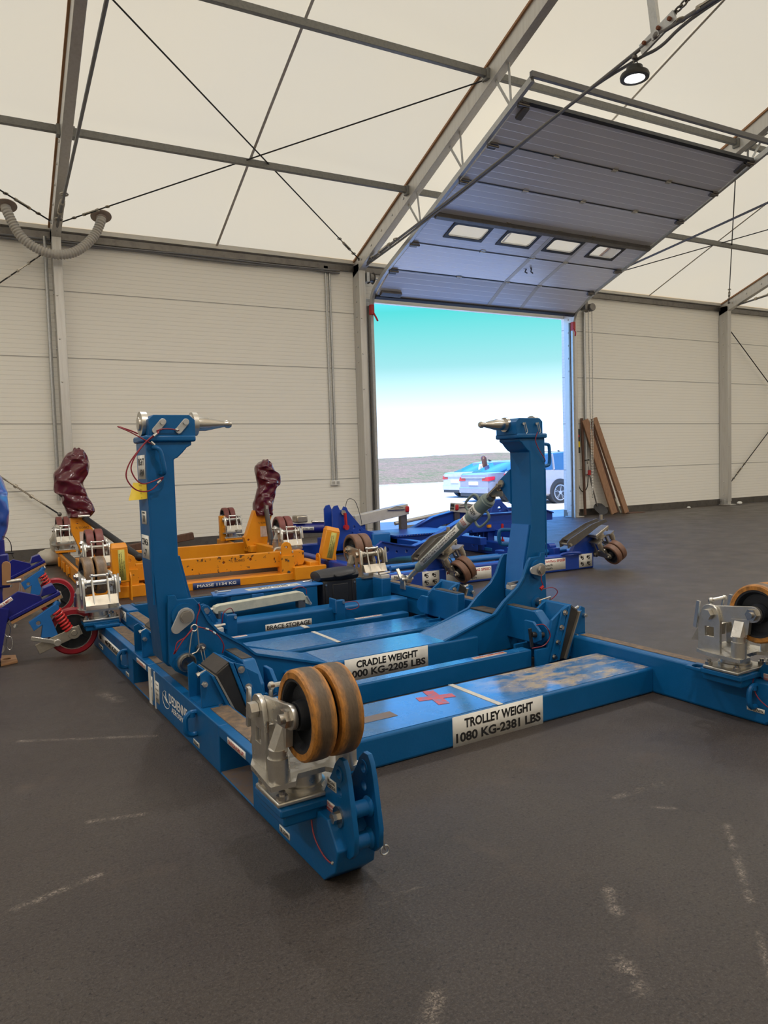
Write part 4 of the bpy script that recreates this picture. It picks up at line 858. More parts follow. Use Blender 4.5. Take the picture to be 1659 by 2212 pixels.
# arm gussets: a pair of stepped side plates at each end, sloping deck between them
GP = [(2.74, .215), (3.16, .338), (3.24, .41), (3.366, .495), (3.418, .560), (3.465, .660), (3.49, .688), (3.575, .690), (3.585, .715), (3.622, .715), (3.632, .36), (3.60, .315), (3.574, .298), (3.42, .19), (3.32, .085), (2.74, .085)]
for mir in (False, True):
    X = (lambda u: 4.62-u) if mir else (lambda u: u)
    for v0, v1 in ((3.848, 3.872), (4.128, 4.152)):
        g_ = MB().plate([(X(a), b_) for a, b_ in GP], [], 'uz', v0, v1, .003).build('arm_gusset', 'blue_paint', C_)
        if v0 < 4:
            # raised collar round the upper pin, weld ring round the lower one
            MB().ring((X(3.545), 3.830, .604), (X(3.545), 3.85, .604), .066, .040).build('pin_boss', 'blue_paint', g_); MB().ring((X(3.545), 3.838, .357), (X(3.545), 3.85, .357), .058, .030).build('pin_boss', 'blue_paint', g_)
            # flange along the stepped edge
            m = MB(); E_ = GP[0:6]
            for a, b_ in zip(E_[:-1], E_[1:]): m.bar((X(a[0]), 3.845, a[1]), (X(b_[0]), 3.845, b_[1]), .012, .018, (0, 1, 0))
            m.build('gusset_flange', 'blue_paint', g_)
    m = MB(); m.prism([(X(a), b_) for a, b_ in ((2.74, .205), (3.17, .318), (3.17, .33), (2.74, .217))], 'uz', 3.868, 4.132); m.prism([(X(a), b_) for a, b_ in ((3.16, .32), (3.30, .335), (3.30, .32), (3.16, .305))], 'uz', 3.868, 4.132)
    m.build('sloping_deck', 'blue_beam_top', C_)
    MB().box(min(X(3.17), X(3.28)), max(X(3.17), X(3.28)), 3.875, 4.125, .334, .340).build('grip_strip', 'grip_dark', C_)
    # cantilever boxes out to the mounts, front and rear
    for sg, (v0, v1) in ((-1, MV[0]), (1, MV[1])):
        V = (lambda v: v) if sg < 0 else (lambda v: 8.30-v)
        m = MB(); m.prism([(V(a), b_) for a, b_ in ((3.90, .17), (3.90, .387), (3.57, .387), (3.455, .285), (3.455, .225), (3.51, .17))], 'vz', *sorted((X(3.265), X(3.335))))
        cbx = m.build('cantilever_box', 'blue_paint', C_, bevel=.008)
        MB().box(*sorted((X(3.272), X(3.328))), *sorted((V(3.60), V(3.88))), .385, .390).build('grip_strip', 'grip_dark', cbx)
        m = MB(); m.prism([(V(a), b_) for a, b_ in ((3.60, .20), (3.60, .335), (3.515, .335), (3.455, .283), (3.455, .225), (3.50, .20))], 'vz', *sorted((X(3.195), X(3.215)))); m.build('octagon_lug', 'blue_paint', C_, bevel=.004)
        # inner half of the rubber mount
        m = MB()
        for v in (v0+.0, v1-.045): m.plate([(X(a), b_) for a, b_ in ((3.445, .425), (3.40, .405), (3.30, .34), (3.26, .17), (3.16, .17), (3.16, .055), (3.29, .055), (3.34, .10))], [], 'uz', v+.01, v+.03, .002)
        mi_ = m.build('mount_web', 'blue_paint', C_)
        MB().prism([(X(a), b_) for a, b_ in ((3.452, .428), (3.432, .420), (3.318, .085), (3.338, .080))], 'uz', v0-.01, v1+.01).build('mount_plate', 'blue_paint', mi_, bevel=.003)
        MB().prism([(X(a), b_) for a, b_ in ((3.425, .42), (3.375, .40), (3.262, .080), (3.318, .080))], 'uz', v0-.006, v0+.008).build('mount_flange', 'blue_paint', mi_, bevel=.002)
        MB().prism([(X(a), b_) for a, b_ in ((3.520, .378), (3.450, .424), (3.332, .078), (3.392, .078))], 'uz', v0, v1).build('rubber_block', 'rubber', mi_, bevel=.008)
        MB().prism([(X(a), b_) for a, b_ in ((3.518, .382), (3.452, .426), (3.45, .42), (3.516, .376))], 'uz', v0+.004, v1-.004).build('block_top', 'rubber_dusty', mi_)
        for t_ in (.06, .36, .66, .95):
            c = lerp((X(3.40), v0-.006, .40), (X(3.29), v0-.006, .095), t_)
            m = MB(); m.cyl(c+Vector((0, -.004, 0)), c+Vector((0, .006, 0)), .018, seg=14); m.hexn(c+Vector((0, -.018, 0)), c+Vector((0, 0, 0)), .012); m.build('bolt', 'steel', mi_)
# posts, clevis and blocks on the storage beam
def post(u0, u1, v0, v1, z0, z1, block=True, nm='stop_post'):
    p = MB().box(u0, u1, v0, v1, z0, z1).build(nm, 'blue_paint', C_, bevel=.006)
    if block:
        MB().box(u0+.004, u1-.004, v0+.008, v1-.008, z1, z1+.03).build('pad_block', 'galv_strip', p, bevel=.003)
        MB().cyl((u0-.01, v0+.03, z1+.042), (u1+.02, v0+.05, z1+.042), .010, seg=8).build('cross_rod', 'zinc', p)
    return p
post(1.545, 1.665, 4.955, 5.06, .06, .235); post(3.235, 3.325, 5.44, 5.60, .08, .385)
post(3.34, 3.415, 3.875, 3.95, .42, .475); 
for u in (1.79, 2.685):
    m = MB(); m.box(u-.035, u+.045, 5.17, 5.215, .07, .305); m.box(u-.045, u-.030, 5.17, 5.28, .20, .318); p = m.build('brace_stop', 'blue_paint', C_, bevel=.008)
    m = MB(); m.cyl((u+.03, 5.16, .285), (u+.03, 5.175, .285), .012, seg=8); m.build('pin_stud', 'zinc_bright', p)
    m = MB(); m.tube(spline([(u+.02, 5.165, .315), (u-.02, 5.12, .365), (u-.075, 5.11, .34), (u-.085, 5.12, .28), (u-.08, 5.15, .25)] if u < 2 else [(u+.04, 5.16, .285), (u+.12, 5.13, .285), (u+.14, 5.12, .245), (u+.09, 5.14, .225), (u+.05, 5.165, .23)], 6), .0032, 6); m.build('lanyard', 'wire_red', p)
m = MB()
for v in (5.31, 5.37): m.plate([(1.55, .24), (1.59, .335)] + arc(1.645, .335, .04, 180, 20, 6) + [(1.74, .24)], [circ(1.645, .335, .013)], 'uz', v, v+.014, .003)
cl = m.build('clevis', 'blue_paint', C_); m = MB(); m.cyl((1.645, 5.28, .335), (1.645, 5.40, .335), .013); m.hexn((1.645, 5.285, .335), (1.645, 5.30, .335), .026); m.build('clevis_pin', 'steel', cl)
m = MB(); m.bar((1.655, 5.25, .31), (1.70, 5.25, .225), .016, .01, (0, 1, 0)); m.build('clevis_latch', 'blue_paint', cl)
# tool box with a hinged lid at the back of the cradle
bx = MB().box(1.93, 2.685, 5.57, 5.80, .13, .375).build('tool_box', 'blue_paint', C_, bevel=.008)
ld = MB().plate([(1.80, 5.60), (1.86, 5.545), (1.93, 5.56), (2.68, 5.56), (2.74, 5.575), (2.765, 5.66), (2.70, 5.80), (1.93, 5.80), (1.84, 5.78)], [[(1.83, 5.60), (1.855, 5.58), (1.915, 5.59), (1.91, 5.63), (1.85, 5.64)]], 'uv', .375, .388, .003).build('box_lid', 'light_blue_paint', bx)
ld['label'] = 'pale blue lid'
sticker('lid_label', bx, (2.33, 5.665, .388), (-1, 0, 0), (0, -1, 0), .46, .10, [('FLY AWAY KIT BOX', .2, .32, .9), ('STOWAGE', -.24, .32, .55)], bold=.02)
MB().box(2.10, 2.20, 5.552, 5.572, .325, .368).build('latch', 'light_blue_paint', bx, bevel=.003)
m = MB(); m.tube([(1.86, 5.70, .395), (1.98, 5.70, .395)], .005, 6); m.hexn((1.86, 5.70, .385), (1.86, 5.70, .408), .014); m.tube([(2.62, 5.72, .395), (2.74, 5.72, .395)], .005, 6); m.hexn((2.70, 5.72, .385), (2.70, 5.72, .408), .014); m.build('lid_pin', 'zinc_bright', bx)
# clips hung on the right-hand lugs
m = MB(); m.tube(spline([(3.20, 3.50, .315), (3.24, 3.46, .318), (3.28, 3.45, .25), (3.24, 3.46, .19), (3.16, 3.49, .175)], 6), .0032, 6); m.build('lanyard', 'wire_red', C_)
m = MB(); m.bar((3.155, 3.50, .30), (3.17, 3.50, .18), .02, .012, (0, 1, 0)); m.cyl((3.17, 3.50, .26), (3.25, 3.48, .25), .018); m.build('spring_clip', 'plastic_black', C_)

# arms
AP = [(.935, 1.515), (.935, .90), (.968, .37), (.995, .335), (1.055, .315), (1.150, .44), (1.127, .662), (1.075, .90), (1.077, 1.421), (1.098, 1.430), (1.125, 1.455), (1.149, 1.482), (1.174, 1.494), (1.174, 1.515)]
for mir in (False, True):
    X = (lambda u: 4.62-u) if mir else (lambda u: u)
    side = 'right' if mir else 'left'
    B = lambda m, a, b_, *q: m.box(*sorted((X(a), X(b_))), *q)
    arm = MB().prism([(X(a), b_) for a, b_ in AP], 'uz', 3.895, 4.105).build('upright_arm', 'blue_paint', C_, bevel=.006)
    m = MB(); m.prism([(X(a), b_) for a, b_ in ((.955, 1.54), (.955, 1.628), (.982, 1.652), (1.168, 1.652), (1.197, 1.626), (1.197, 1.54))], 'uz', 3.893, 4.107); m.build('arm_head', 'blue_paint', arm, bevel=.003)
    m = MB(); B(m, .924, 1.195, 3.878, 4.122, 1.512, 1.546); m.build('head_plate', 'blue_paint', arm, bevel=.010)
    ax = (1, 0, 0) if not mir else (-1, 0, 0)
    m = MB(); m.lathe([(.001, -.275), (.034, -.27), (.036, -.262), (.036, -.22), (.030, -.215), (.030, .0), (.038, .03), (.038, .09), (.0185, .185), (.0165, .200), (.022, .212), (.022, .225), (.017, .236), (.001, .238)], (X(1.195), 4.0, 1.611), ax, 28); sp_ = m.build('spigot', 'steel', arm)
    for a, b_ in ((1.208, 1.235), (.935, .966)) if not mir else ((.935, .966),):
        m = MB(); m.ring((X(a), 4.0, 1.611), (X(b_), 4.0, 1.611), .064, .031, 32); m.build('collar', 'zinc', arm)
    m = MB(); m.ring((X(1.19), 4.0, 1.611), (X(1.215), 4.0, 1.611), .05, .03, 24); m.build('collar_spacer', 'steel', arm)
    for u in (1.022, 1.142):
        a_, b_ = Vector((X(u), 3.888, 1.611)), Vector((X(u-.036), 3.884, 1.570)); m = MB()
        if not mir:
            d = (b_-a_).normalized(); n = Vector((-d.z, 0, d.x)); pts = []
            for c, k0 in ((a_-d*.006, 90), (b_, -90)):
                for q in range(7): th = R(k0+180*q/6); v = c+n*(.0175*math.sin(th))+d*(.0175*math.cos(th)); pts.append((v.x, v.z))
            m.plate(pts, [], 'uz', 3.881, 3.892, .002); m.hexn((X(u), 3.872, 1.611), (X(u), 3.884, 1.611), .013); m.build('retainer', 'galvanised', arm)
        else:
            m.cyl(a_+Vector((0, -.012, 0)), a_, .010, seg=10); m.tube([a_+Vector((0, -.012, 0)), a_+Vector((.012, -.016, -.055)), a_+Vector((.016, -.016, -.068)), a_+Vector((.028, -.016, -.055)), a_+Vector((.010, -.014, .010))], .0028, 6); m.build('lock_clip', 'zinc_bright', arm)
    # reinforcing plates welded on the inner and outer faces
    m = MB(); m.prism([(X(a), b_) for a, b_ in ((1.075, .91), (1.088, .91), (1.14, .665), (1.163, .45), (1.15, .44), (1.127, .662))], 'uz', 3.91, 4.09); m.build('wear_plate', 'light_blue_paint' if mir else 'blue_paint', arm)
    m = MB(); m.tube([(X(.938), 3.894+.002*(k%2), 1.30-.03*k) for k in range(22)], [.0045+.002*(k%2) for k in range(22)], 6); m.build('weld_bead', 'blue_paint', arm)
    # grab handle
    if not mir: hp = [(.972, 3.895, 1.485), (.975, 3.85, 1.482), (.995, 3.84, 1.46), (1.008, 3.84, 1.38), (1.010, 3.85, 1.352), (1.008, 3.895, 1.350)]
    else: hp = [(3.68, 4.0, 1.475), (3.80, 4.0, 1.472), (3.825, 4.0, 1.45), (3.825, 4.0, 1.345), (3.80, 4.0, 1.318), (3.68, 4.0, 1.31)]
    MB().tube(spline(hp, 5), .0125, 10).build('grab_handle', 'blue_paint', arm)
    MB().tube(spline([(X(1.05), 4.105, .86), (X(1.10), 4.18, .86), (X(1.12), 4.19, .84), (X(1.12), 4.19, .78), (X(1.10), 4.18, .755), (X(1.05), 4.105, .755)], 5), .014, 10).build('rear_handle', 'plastic_black' if not mir else 'blue_paint', arm)
    # pins at the foot
    m = MB(); u = X(1.075); sg = 1 if not mir else -1
    m.cyl((u, 3.80, .604), (u, 4.16, .604), .030, seg=24); m.hexn((u, 3.788, .604), (u, 3.80, .604), .030); m.cyl((u, 3.795, .604), (u, 3.803, .604), .034, seg=24)
    p = m.build('upper_pin', 'steel', arm)
    if not mir: a_, b_ = Vector((u, 0, .604)), Vector((u-.052, 0, .545))
    else: a_, b_ = Vector((u, 0, .604)), Vector((u-.07, 0, .605))
    d = (b_-a_).normalized(); n = Vector((-d.z, 0, d.x)); pts = []
    for c, rr_, k0 in ((a_, .046, 90), (b_, .026, -90)):
        for q in range(9): th = R(k0+180*q/8); v = c+n*(rr_*math.sin(th))+d*(rr_*math.cos(th)); pts.append((v.x, v.z))
    MB().plate(pts, [], 'uz', 3.806, 3.818, .002).build('flag_plate', 'galvanised', p)
    if not mir:
        m = MB(); m.cyl((u, 3.815, .357), (u, 4.16, .357), .042, seg=28); m.lathe([(.001, 0), (.012, .004), (.036, .006), (.036, .0)], (u, 3.812, .357), (0, -1, 0), 24); p2 = m.build('lower_pin', 'steel', arm)
        m = MB(); m.ring((u, 3.826, .357), (u, 3.85, .357), .050, .042); m.build('weld_ring', 'zinc', p2)
        m = MB(); m.cyl((1.152, 3.815, .425), (1.152, 3.85, .425), .018); m.ring((1.152, 3.82, .425), (1.152, 3.83, .425), .026, .016); m.cyl((1.165, 3.81, .425), (1.152, 3.81, .425), .008, seg=8); m.build('spring_plunger', 'steel', arm)
        m = MB(); m.tube([(1.078, 3.80, .395), (1.096, 3.80, .50), (1.105, 3.80, .53)], .0035, 6); m.tube([(1.135, 3.80, .43), (1.130, 3.80, .53)], .0035, 6); m.tube([(1.113+.017*math.cos(k), 3.80, .540+.017*math.sin(k)) for k in [2*PI*q/14 for q in range(14)]], .0045, 6, True); m.tube([(1.135, 3.80, .43), (1.12, 3.80, .412), (1.095, 3.80, .405)], .0045, 6)
        m.tube([(1.142, 3.80, .42), (1.152, 3.79, .345), (1.165, 3.79, .345), (1.158, 3.80, .42)], .0025, 6); m.build('safety_pin_wire', 'zinc_bright', arm)
        m = MB()
        for q in ([(1.125, 3.80, .555), (1.13, 3.79, .60), (1.145, 3.79, .64), (1.140, 3.79, .665)], [(1.105, 3.80, .54), (1.06, 3.79, .50), (1.02, 3.79, .48), (1.006, 3.79, .44), (1.0, 3.80, .42)], [(1.105, 3.80, .535), (1.05, 3.785, .49), (1.02, 3.785, .45), (1.005, 3.80, .42)], [(1.13, 3.80, .545), (1.18, 3.79, .525), (1.23, 3.785, .49), (1.262, 3.785, .43), (1.258, 3.80, .385)]): m.tube(spline(q, 6), .0032, 6)
        m.build('lanyard', 'wire_red', arm)
        m = MB()
        for a_, b_ in (((1.168, 3.79, .53), (1.185, 3.79, .522)), ((1.205, 3.787, .508), (1.22, 3.787, .495))): m.cyl(a_, b_, .0075, seg=8)
        m.build('ferrule', 'zinc_bright', arm)
        # wire loops hanging from the head of the left arm
        m = MB()
        for q in ([(1.0, 3.875, 1.565), (.95, 3.86, 1.53), (.90, 3.86, 1.48), (.84, 3.86, 1.40), (.825, 3.86, 1.33), (.87, 3.86, 1.27), (.94, 3.86, 1.265), (1.005, 3.85, 1.325)], [(.90, 3.90, 1.555), (.86, 3.88, 1.57), (.80, 3.88, 1.59), (.86, 3.87, 1.56), (.96, 3.865, 1.50), (.985, 3.85, 1.475)], [(1.0, 3.87, 1.56), (.92, 3.86, 1.50), (.86, 3.85, 1.42), (.85, 3.85, 1.36), (.90, 3.85, 1.30), (1.005, 3.845, 1.33)], [(1.106, 3.88, 1.570), (1.06, 3.875, 1.577), (1.02, 3.875, 1.577), (.99, 3.88, 1.568)]): m.tube(spline(q, 7), .0035, 6)
        m.build('lanyard', 'wire_red', arm)
        m = MB()
        for a_, b_ in (((.955, 3.862, 1.512), (.972, 3.858, 1.495)), ((.968, 3.86, 1.54), (.986, 3.865, 1.553)), ((1.085, 3.878, 1.575), (1.10, 3.878, 1.571)), ((.975, 3.85, 1.30), (.992, 3.848, 1.314))): m.cyl(a_, b_, .0075, seg=8)
        m.build('ferrule', 'zinc_bright', arm)
        XL = (0, -1, 0)
        sticker('arm_label', arm, (.935, 4.0, 1.385), XL, (0, 0, 1), .15, .125, [('RIGHT', .22, .30, .86), ('ARM', -.24, .30, .66)], bold=.03)
        sticker('type_label', arm, (.935, 4.0, .965), XL, (0, 0, 1), .15, .125, [('CFM56', .22, .30, .9), ('-7', -.24, .30, .4)], bold=.03)
        bc = sticker('barcode_label', arm, (.935, 4.0, 1.12), XL, (0, 0, 1), .10, .07, [('0006', .36, .14, .6), ('IIIIIIIIIIII', -.08, .5, .5)], bold=.03)
        # peeling yellow tag
        m = MB(); yy = [(.934, 4.08, 1.29), (.934, 3.91, 1.295), (.934, 3.91, 1.205), (.90, 4.05, 1.200)]
        g = []
        for i in range(6):
            row = []
            for j in range(6):
                a, b_ = i/5, j/5; p = lerp(lerp((.932, 3.905, 1.300), (.925, 4.07, 1.305), a), lerp((.932, 3.905, 1.222), (.915, 4.03, 1.212), a), b_); p += Vector((-.028*a*a*b_ - .022*a**3, 0, 0)); row.append(p)
            g.append(row)
        fl = [[m.bm.verts.new(p) for p in r_] for r_ in g]; bk = [[m.bm.verts.new(p+Vector((.001, .001, 0))) for p in r_] for r_ in g]
        for L2 in (fl, bk):
            for i in range(5):
                for j in range(5): m.bm.faces.new((L2[i][j], L2[i+1][j], L2[i+1][j+1], L2[i][j+1])).smooth = True
        tg = m.build('yellow_tag', 'sticker_yellow', arm, fixn=False, sharp=0)
        m = MB(); N_ = Vector((0, -1, 0))
        for t_, z, w2, h2 in (('INSPECTED', 1.292, .06, .010), ('CHECK BEFORE USE', 1.268, .07, .008), ('DUE DATE', 1.250, .05, .008), ('SIGNATURE', 1.226, .05, .006)): m.text(t_, (.928, 3.975, z), (0, -1, 0), (0, 0, 1), w2, h2, .012)
        m.build('tag_print', 'ink_black', tg, fixn=False, sharp=0)
        # clear film scuffed onto the shaft
    else:
        m = MB(); m.prism([(.0, .0), (.0, .0001), (.0001, 0)], 'uz', 0, .0001) if False else None
        m = MB(); m.plate([(4.10, 1.30), (4.10, 1.05), (4.19, 1.145), (4.235, 1.18), (4.235, 1.21), (4.20, 1.235)], [circ(4.20, 1.185, .014)], 'vz', 3.535, 3.575, .003); m.build('brace_lug', 'blue_paint', arm)
        m = MB()
        for q in ([(3.60, 3.875, 1.555), (3.575, 3.87, 1.50), (3.60, 3.87, 1.44), (3.66, 3.87, 1.36), (3.70, 3.93, 1.34)], [(3.545, 3.80, .59), (3.53, 3.79, .54), (3.545, 3.79, .49), (3.53, 3.79, .46)], [(3.53, 3.79, .47), (3.62, 3.78, .475), (3.67, 3.78, .44), (3.64, 3.79, .40), (3.58, 3.80, .375)], [(3.02, 3.84, .50), (2.96, 3.83, .47), (2.90, 3.83, .40)]): m.tube(spline(q, 6), .0032, 6) if q[0][0] > 3.1 else None
        m.build('lanyard', 'wire_red', arm)
        m = MB(); m.cyl((3.545, 3.80, .375), (3.545, 3.86, .375), .030, seg=20); m.tube([(3.50, 3.79, .395), (3.61, 3.79, .41), (3.61, 3.79, .39)], .006, 6); m.build('lower_pin', 'steel', arm)
        m = MB(); m.cyl((3.52, 3.79, .475), (3.545, 3.79, .49), .010, seg=8); m.build('ferrule', 'red_paint', arm)

# the support brace in use: tube from the right arm down to the side beam
S_ = thing('support_strut', (3.42, 5.36, .33), 'grey green telescopic strut propping the right arm, printed REMOVE DURING ENGINE CHANGE', 'strut', None, TY)
A, B = Vector((3.435, 5.34, .375)), Vector((3.555, 4.20, 1.185)); D = (B-A).normalized(); LN = (B-A).length
at = lambda t: A+D*t
m = MB(); m.cyl(at(.20), at(1.06), .042, seg=32); m.cyl(at(.17), at(.20), .030, .042, seg=32); tb = m.build('tube', 'brace_green', S_)
m = MB(); m.lathe([(.046, 0), (.052, .006), (.052, .20), (.058, .205), (.058, .225), (.052, .23), (.052, .245), (.030, .25)], at(.98), D, 32); m.build('sleeve', 'brace_green', S_)
m = MB(); m.lathe([(.020, 0), (.033, .004), (.033, .06), (.020, .064), (.020, .13)], at(1.21), D, 6); m.build('lock_nut', 'steel_dark', S_)
m = MB(); sd_ = Vector((1, 0, 0))
for k in (-1, 1): m.bar(B-D*.12+sd_*.034*k, B+D*.02+sd_*.034*k, .014, .05, (1, 0, 0)); m.cyl(B+D*.02+sd_*(.027*k), B+D*.02+sd_*(.041*k), .027)
m.cyl(B-sd_*.06, B+sd_*.06, .014); m.box(B.x-.03, B.x+.03, B.y+.04, B.y+.10, B.z-.085, B.z-.045); m.build('upper_clevis', 'zinc_bronze', S_)
m = MB(); m.cyl(A, at(.19), .020, .024); m.cyl(A-sd_*.022, A+sd_*.022, .036, seg=20); m.cyl(A-sd_*.05, A+sd_*.05, .015)
m.plate([(A.y-.02, .29), (A.y+.06, .29), (A.y+.05, .40), (A.y+.0, .41)], [], 'vz', A.x-.045, A.x-.03, .002); m.build('lower_eye', 'zinc', S_)
m = MB(); m.bar(A+Vector((-.05, .02, 0)), A+Vector((-.055, .075, .085)), .012, .028, (1, 0, 0)); m.cyl(A+Vector((-.065, 0, 0)), A+Vector((-.04, 0, 0)), .016); m.build('pin_lever', 'zinc', S_)
side = D.cross(Vector((-.95, -.3, 0))).normalized(); vis = side.cross(D).normalized()
if vis.dot(Vector((-.5, -1, .2))) < 0: vis = -vis
for k in (-1, 1):
    c = at(1.05); o_ = D.cross(vis).normalized()*k
    m = MB(); m.tube(spline([c-D*.06+o_*.048, c-D*.06+o_*.09, c-D*.03+o_*.115, c+D*.06+o_*.115, c+D*.09+o_*.09, c+D*.09+o_*.048], 5), .010, 10); m.build('carry_handle', 'brace_green', S_)
# printed bands wrap the tube: curved plates on its near side
def wrap(nm, t0, t1, rad, half, mats, texts):
    m = MB(); n = 14; o_ = D.cross(vis).normalized(); rs = []
    P = lambda t, a, rr: at(t)+(vis*math.cos(a)+o_*math.sin(a))*rr
    rs = [[P(t0, -half+2*half*k/n, rad-.002), P(t0, -half+2*half*k/n, rad+.0015), P(t1, -half+2*half*k/n, rad+.0015), P(t1, -half+2*half*k/n, rad-.002)] for k in range(n+1)]
    m.rings(rs); m.mi = 1
    # lettering bent round the tube
    for body, tc, ac, wl, ha, along in texts:
        cu = bpy.data.curves.new('tmp', 'FONT'); cu.body = body; cu.align_x = 'CENTER'; cu.align_y = 'CENTER'; cu.offset = .015; ob = bpy.data.objects.new('tmp', cu); me = bpy.data.meshes.new_from_object(ob)
        xs = [v.co.x for v in me.vertices]; ys = [v.co.y for v in me.vertices]; cx, cy = (min(xs)+max(xs))/2, (min(ys)+max(ys))/2; dx, dy = max(xs)-min(xs), max(ys)-min(ys)
        if along: fn = lambda c: P(tc+(c.x-cx)/dx*wl, ac+(c.y-cy)/dy*ha*UPS, rad+.003)
        else: fn = lambda c: P(tc+(c.y-cy)/dy*wl, ac-(c.x-cx)/dx*ha*UPS, rad+.003)
        m.add_mesh(me, fn); bpy.data.objects.remove(ob); bpy.data.curves.remove(cu); bpy.data.meshes.remove(me)
    return m.build(nm, mats, tb, fixn=True, sharp=0)
UPS = 1 if D.cross(vis).dot(Vector((0, 0, 1))) > 0 else 1
oo = D.cross(vis).normalized(); UPS = 1 if (oo.z > 0 or oo.x < 0) else -1
wrap('instruction_label', .27, .84, .0425, .62, ['sticker_white', 'ink_black'], [('REMOVE DURING ENGINE CHANGE', .555, .26*UPS, .53, .34, True), ('INSTALL FOR TRANSPORTATION', .555, -.26*UPS, .48, .34, True)])
wrap('stop_band', .88, .955, .0425, 1.2, ['sticker_white', 'ink_red'], [('TO STOP', .918, 0, .035, 1.5, False)])
wrap('screw_band', 1.02, 1.10, .0525, 1.2, ['sticker_white', 'ink_black'], [('SCREW', 1.065, 0, .04, 1.2, False), ('-', 1.03, 0, .012, 1.4, False)])

# the second brace, stowed: pale folded channel lying on the storage beam
N_ = thing('stowed_brace', (2.1, 5.42, .24), 'pale green channel shaped brace stowed across the cradle behind the BRACE STORAGE plate', 'brace', None, TY)
m = MB(); m.prism([(1.735, .30), (1.75, .335), (1.785, .345), (2.44, .372), (2.475, .362), (2.54, .268), (2.52, .255), (2.45, .298), (1.80, .272), (1.75, .28)], 'uz', 5.40, 5.47); m.build('channel', 'channel_pale', N_, bevel=.006)
for u in (1.80, 2.46): MB().box(u-.03, u+.03, 5.40, 5.46, .242, .300).build('foot', 'steel_dark', N_)
m = MB(); m.cyl((2.53, 5.385, .268), (2.53, 5.485, .268), .012); m.bar((2.50, 5.39, .33), (2.535, 5.39, .262), .008, .022, (0, 1, 0)); m.build('end_pin', 'galvanised', N_)
m = MB(); m.tube(spline([(2.50, 5.39, .345), (2.49, 5.38, .39), (2.44, 5.38, .415), (2.38, 5.39, .40)], 6), .003, 6); m.build('lanyard', 'wire_red', N_)
m = MB(); m.hexn((1.705, 5.43, .315), (1.74, 5.43, .315), .014); m.build('bolt', 'zinc_bright', N_)

# black tool case standing on the trolley behind the storage beam
K_ = thing('tool_case', (2.93, 5.72, .2), 'black ribbed plastic case standing at the back right of the cradle', 'case', None, TY)
MB().box(2.755, 3.09, 5.62, 5.80, .148, .40).build('case_body', 'plastic_black', K_, bevel=.02, seg=3)
MB().box(2.85, 3.00, 5.612, 5.625, .18, .36).build('case_panel', 'plastic_black', K_, bevel=.02)
for u in (2.79, 3.05): MB().box(u-.012, u+.012, 5.613, 5.63, .17, .38).build('case_rib', 'plastic_black', K_, bevel=.006)
m = MB(); rs = []
for u, hh, dd in ((2.725, .02, .05), (2.735, .045, .10), (2.78, .052, .115), (2.85, .060, .12), (2.98, .066, .12), (3.06, .062, .115), (3.105, .05, .10), (3.115, .02, .05)):
    rs.append([(u, 5.71+dd*math.cos(2*PI*k/16), .425+hh*math.sin(2*PI*k/16)) for k in range(16)])
m.rings(rs); m.build('lid', 'plastic_black', K_)
m = MB(); m.tube(spline([(2.86, 5.59, .445), (2.88, 5.572, .43), (2.95, 5.568, .435), (3.03, 5.572, .445), (3.06, 5.59, .465)], 4), .010, 8); m.build('carry_handle', 'plastic_black', K_)
for u in (2.785, 3.06): MB().cyl((u, 5.605, .36), (u, 5.625, .36), .008).build('stud', 'zinc_bright', K_)
# support for the case: shelf bracket of the cradle end
MB().box(2.70, 3.12, 5.60, 5.86, .13, .15).build('case_shelf', 'blue_paint_dull', C_)
# ------------------------------------------------------------------ yellow engine stand behind
Y_ = thing('yellow_engine_stand', (2.3, 10.2, 0), 'yellow engine stand with two covered arms, marked MASSE 1134 KG, behind the blue trolley', 'engine stand')
for x0, x1 in ((.98, 1.12), (3.52, 3.66)):
    rl = MB().box(x0, x1, 8.45, 12.55, .0, .20).build('side_rail', 'yellow_paint', Y_, bevel=.010)
    MB().box(x0+.03, x1-.015, 8.9, 12.0, .198, .205).build('grip_strip', 'grip_dark', rl)
    for y in (10.55, 10.75, 11.15, 11.35, 11.9):
        MB().box(x0-.03, x0+.002, y-.035, y+.035, .02, .16).build('pocket_frame', 'yellow_chipped', rl, bevel=.01)
lb_ = MB().box(1.10, 3.55, 8.453, 8.75, .0, .088).build('lower_beam', 'yellow_paint', Y_, bevel=.006)
sticker('mass_plate', lb_, (2.35, 8.453, .045), (1, 0, 0), (0, 0, 1), .56, .077, [('MASSE 1134 KG', 0, .42, .82)], bg='sticker_navy', fg='ink_white', bold=.015)
ub = MB().plate([(1.30, .163), (3.47, .163), (3.49, .20), (3.49, .335), (3.46, .348), (1.30, .348)], [circ(2.47, .275, .016), circ(2.80, .285, .016), circ(2.10, .225, .008), circ(3.10, .27, .008)], 'uz', 8.555, 8.66, .006).build('front_beam', 'yellow_chipped', Y_)
m = MB(); m.text('FL TECHNICS', (2.64, 8.553, .287), (1, 0, 0), (0, 0, 1), .17, .03, .001, .0); m.build('lettering', 'ink_black', ub, fixn=False, sharp=0)
sticker('tie_down_label', ub, (3.26, 8.550, .333), (1, 0, 0), (0, 0, 1), .17, .03, [('TIE DOWN HERE', 0, .6, .9)])
MB().box(1.12, 3.52, 10.40, 10.50, .10, .312).build('rear_beam', 'yellow_paint', Y_, bevel=.006)
for x0 in (1.14, 3.38): MB().box(x0, x0+.09, 8.6, 10.45, .12, .315).build('cross_member', 'yellow_paint', Y_, bevel=.006)
MB().box(1.25, 3.40, 9.3, 9.42, .10, .24).build('middle_beam', 'yellow_paint', Y_, bevel=.006)
MB().box(3.30, 3.72, 8.40, 8.60, .0, .155).build('corner_box', 'yellow_paint', Y_, bevel=.006)
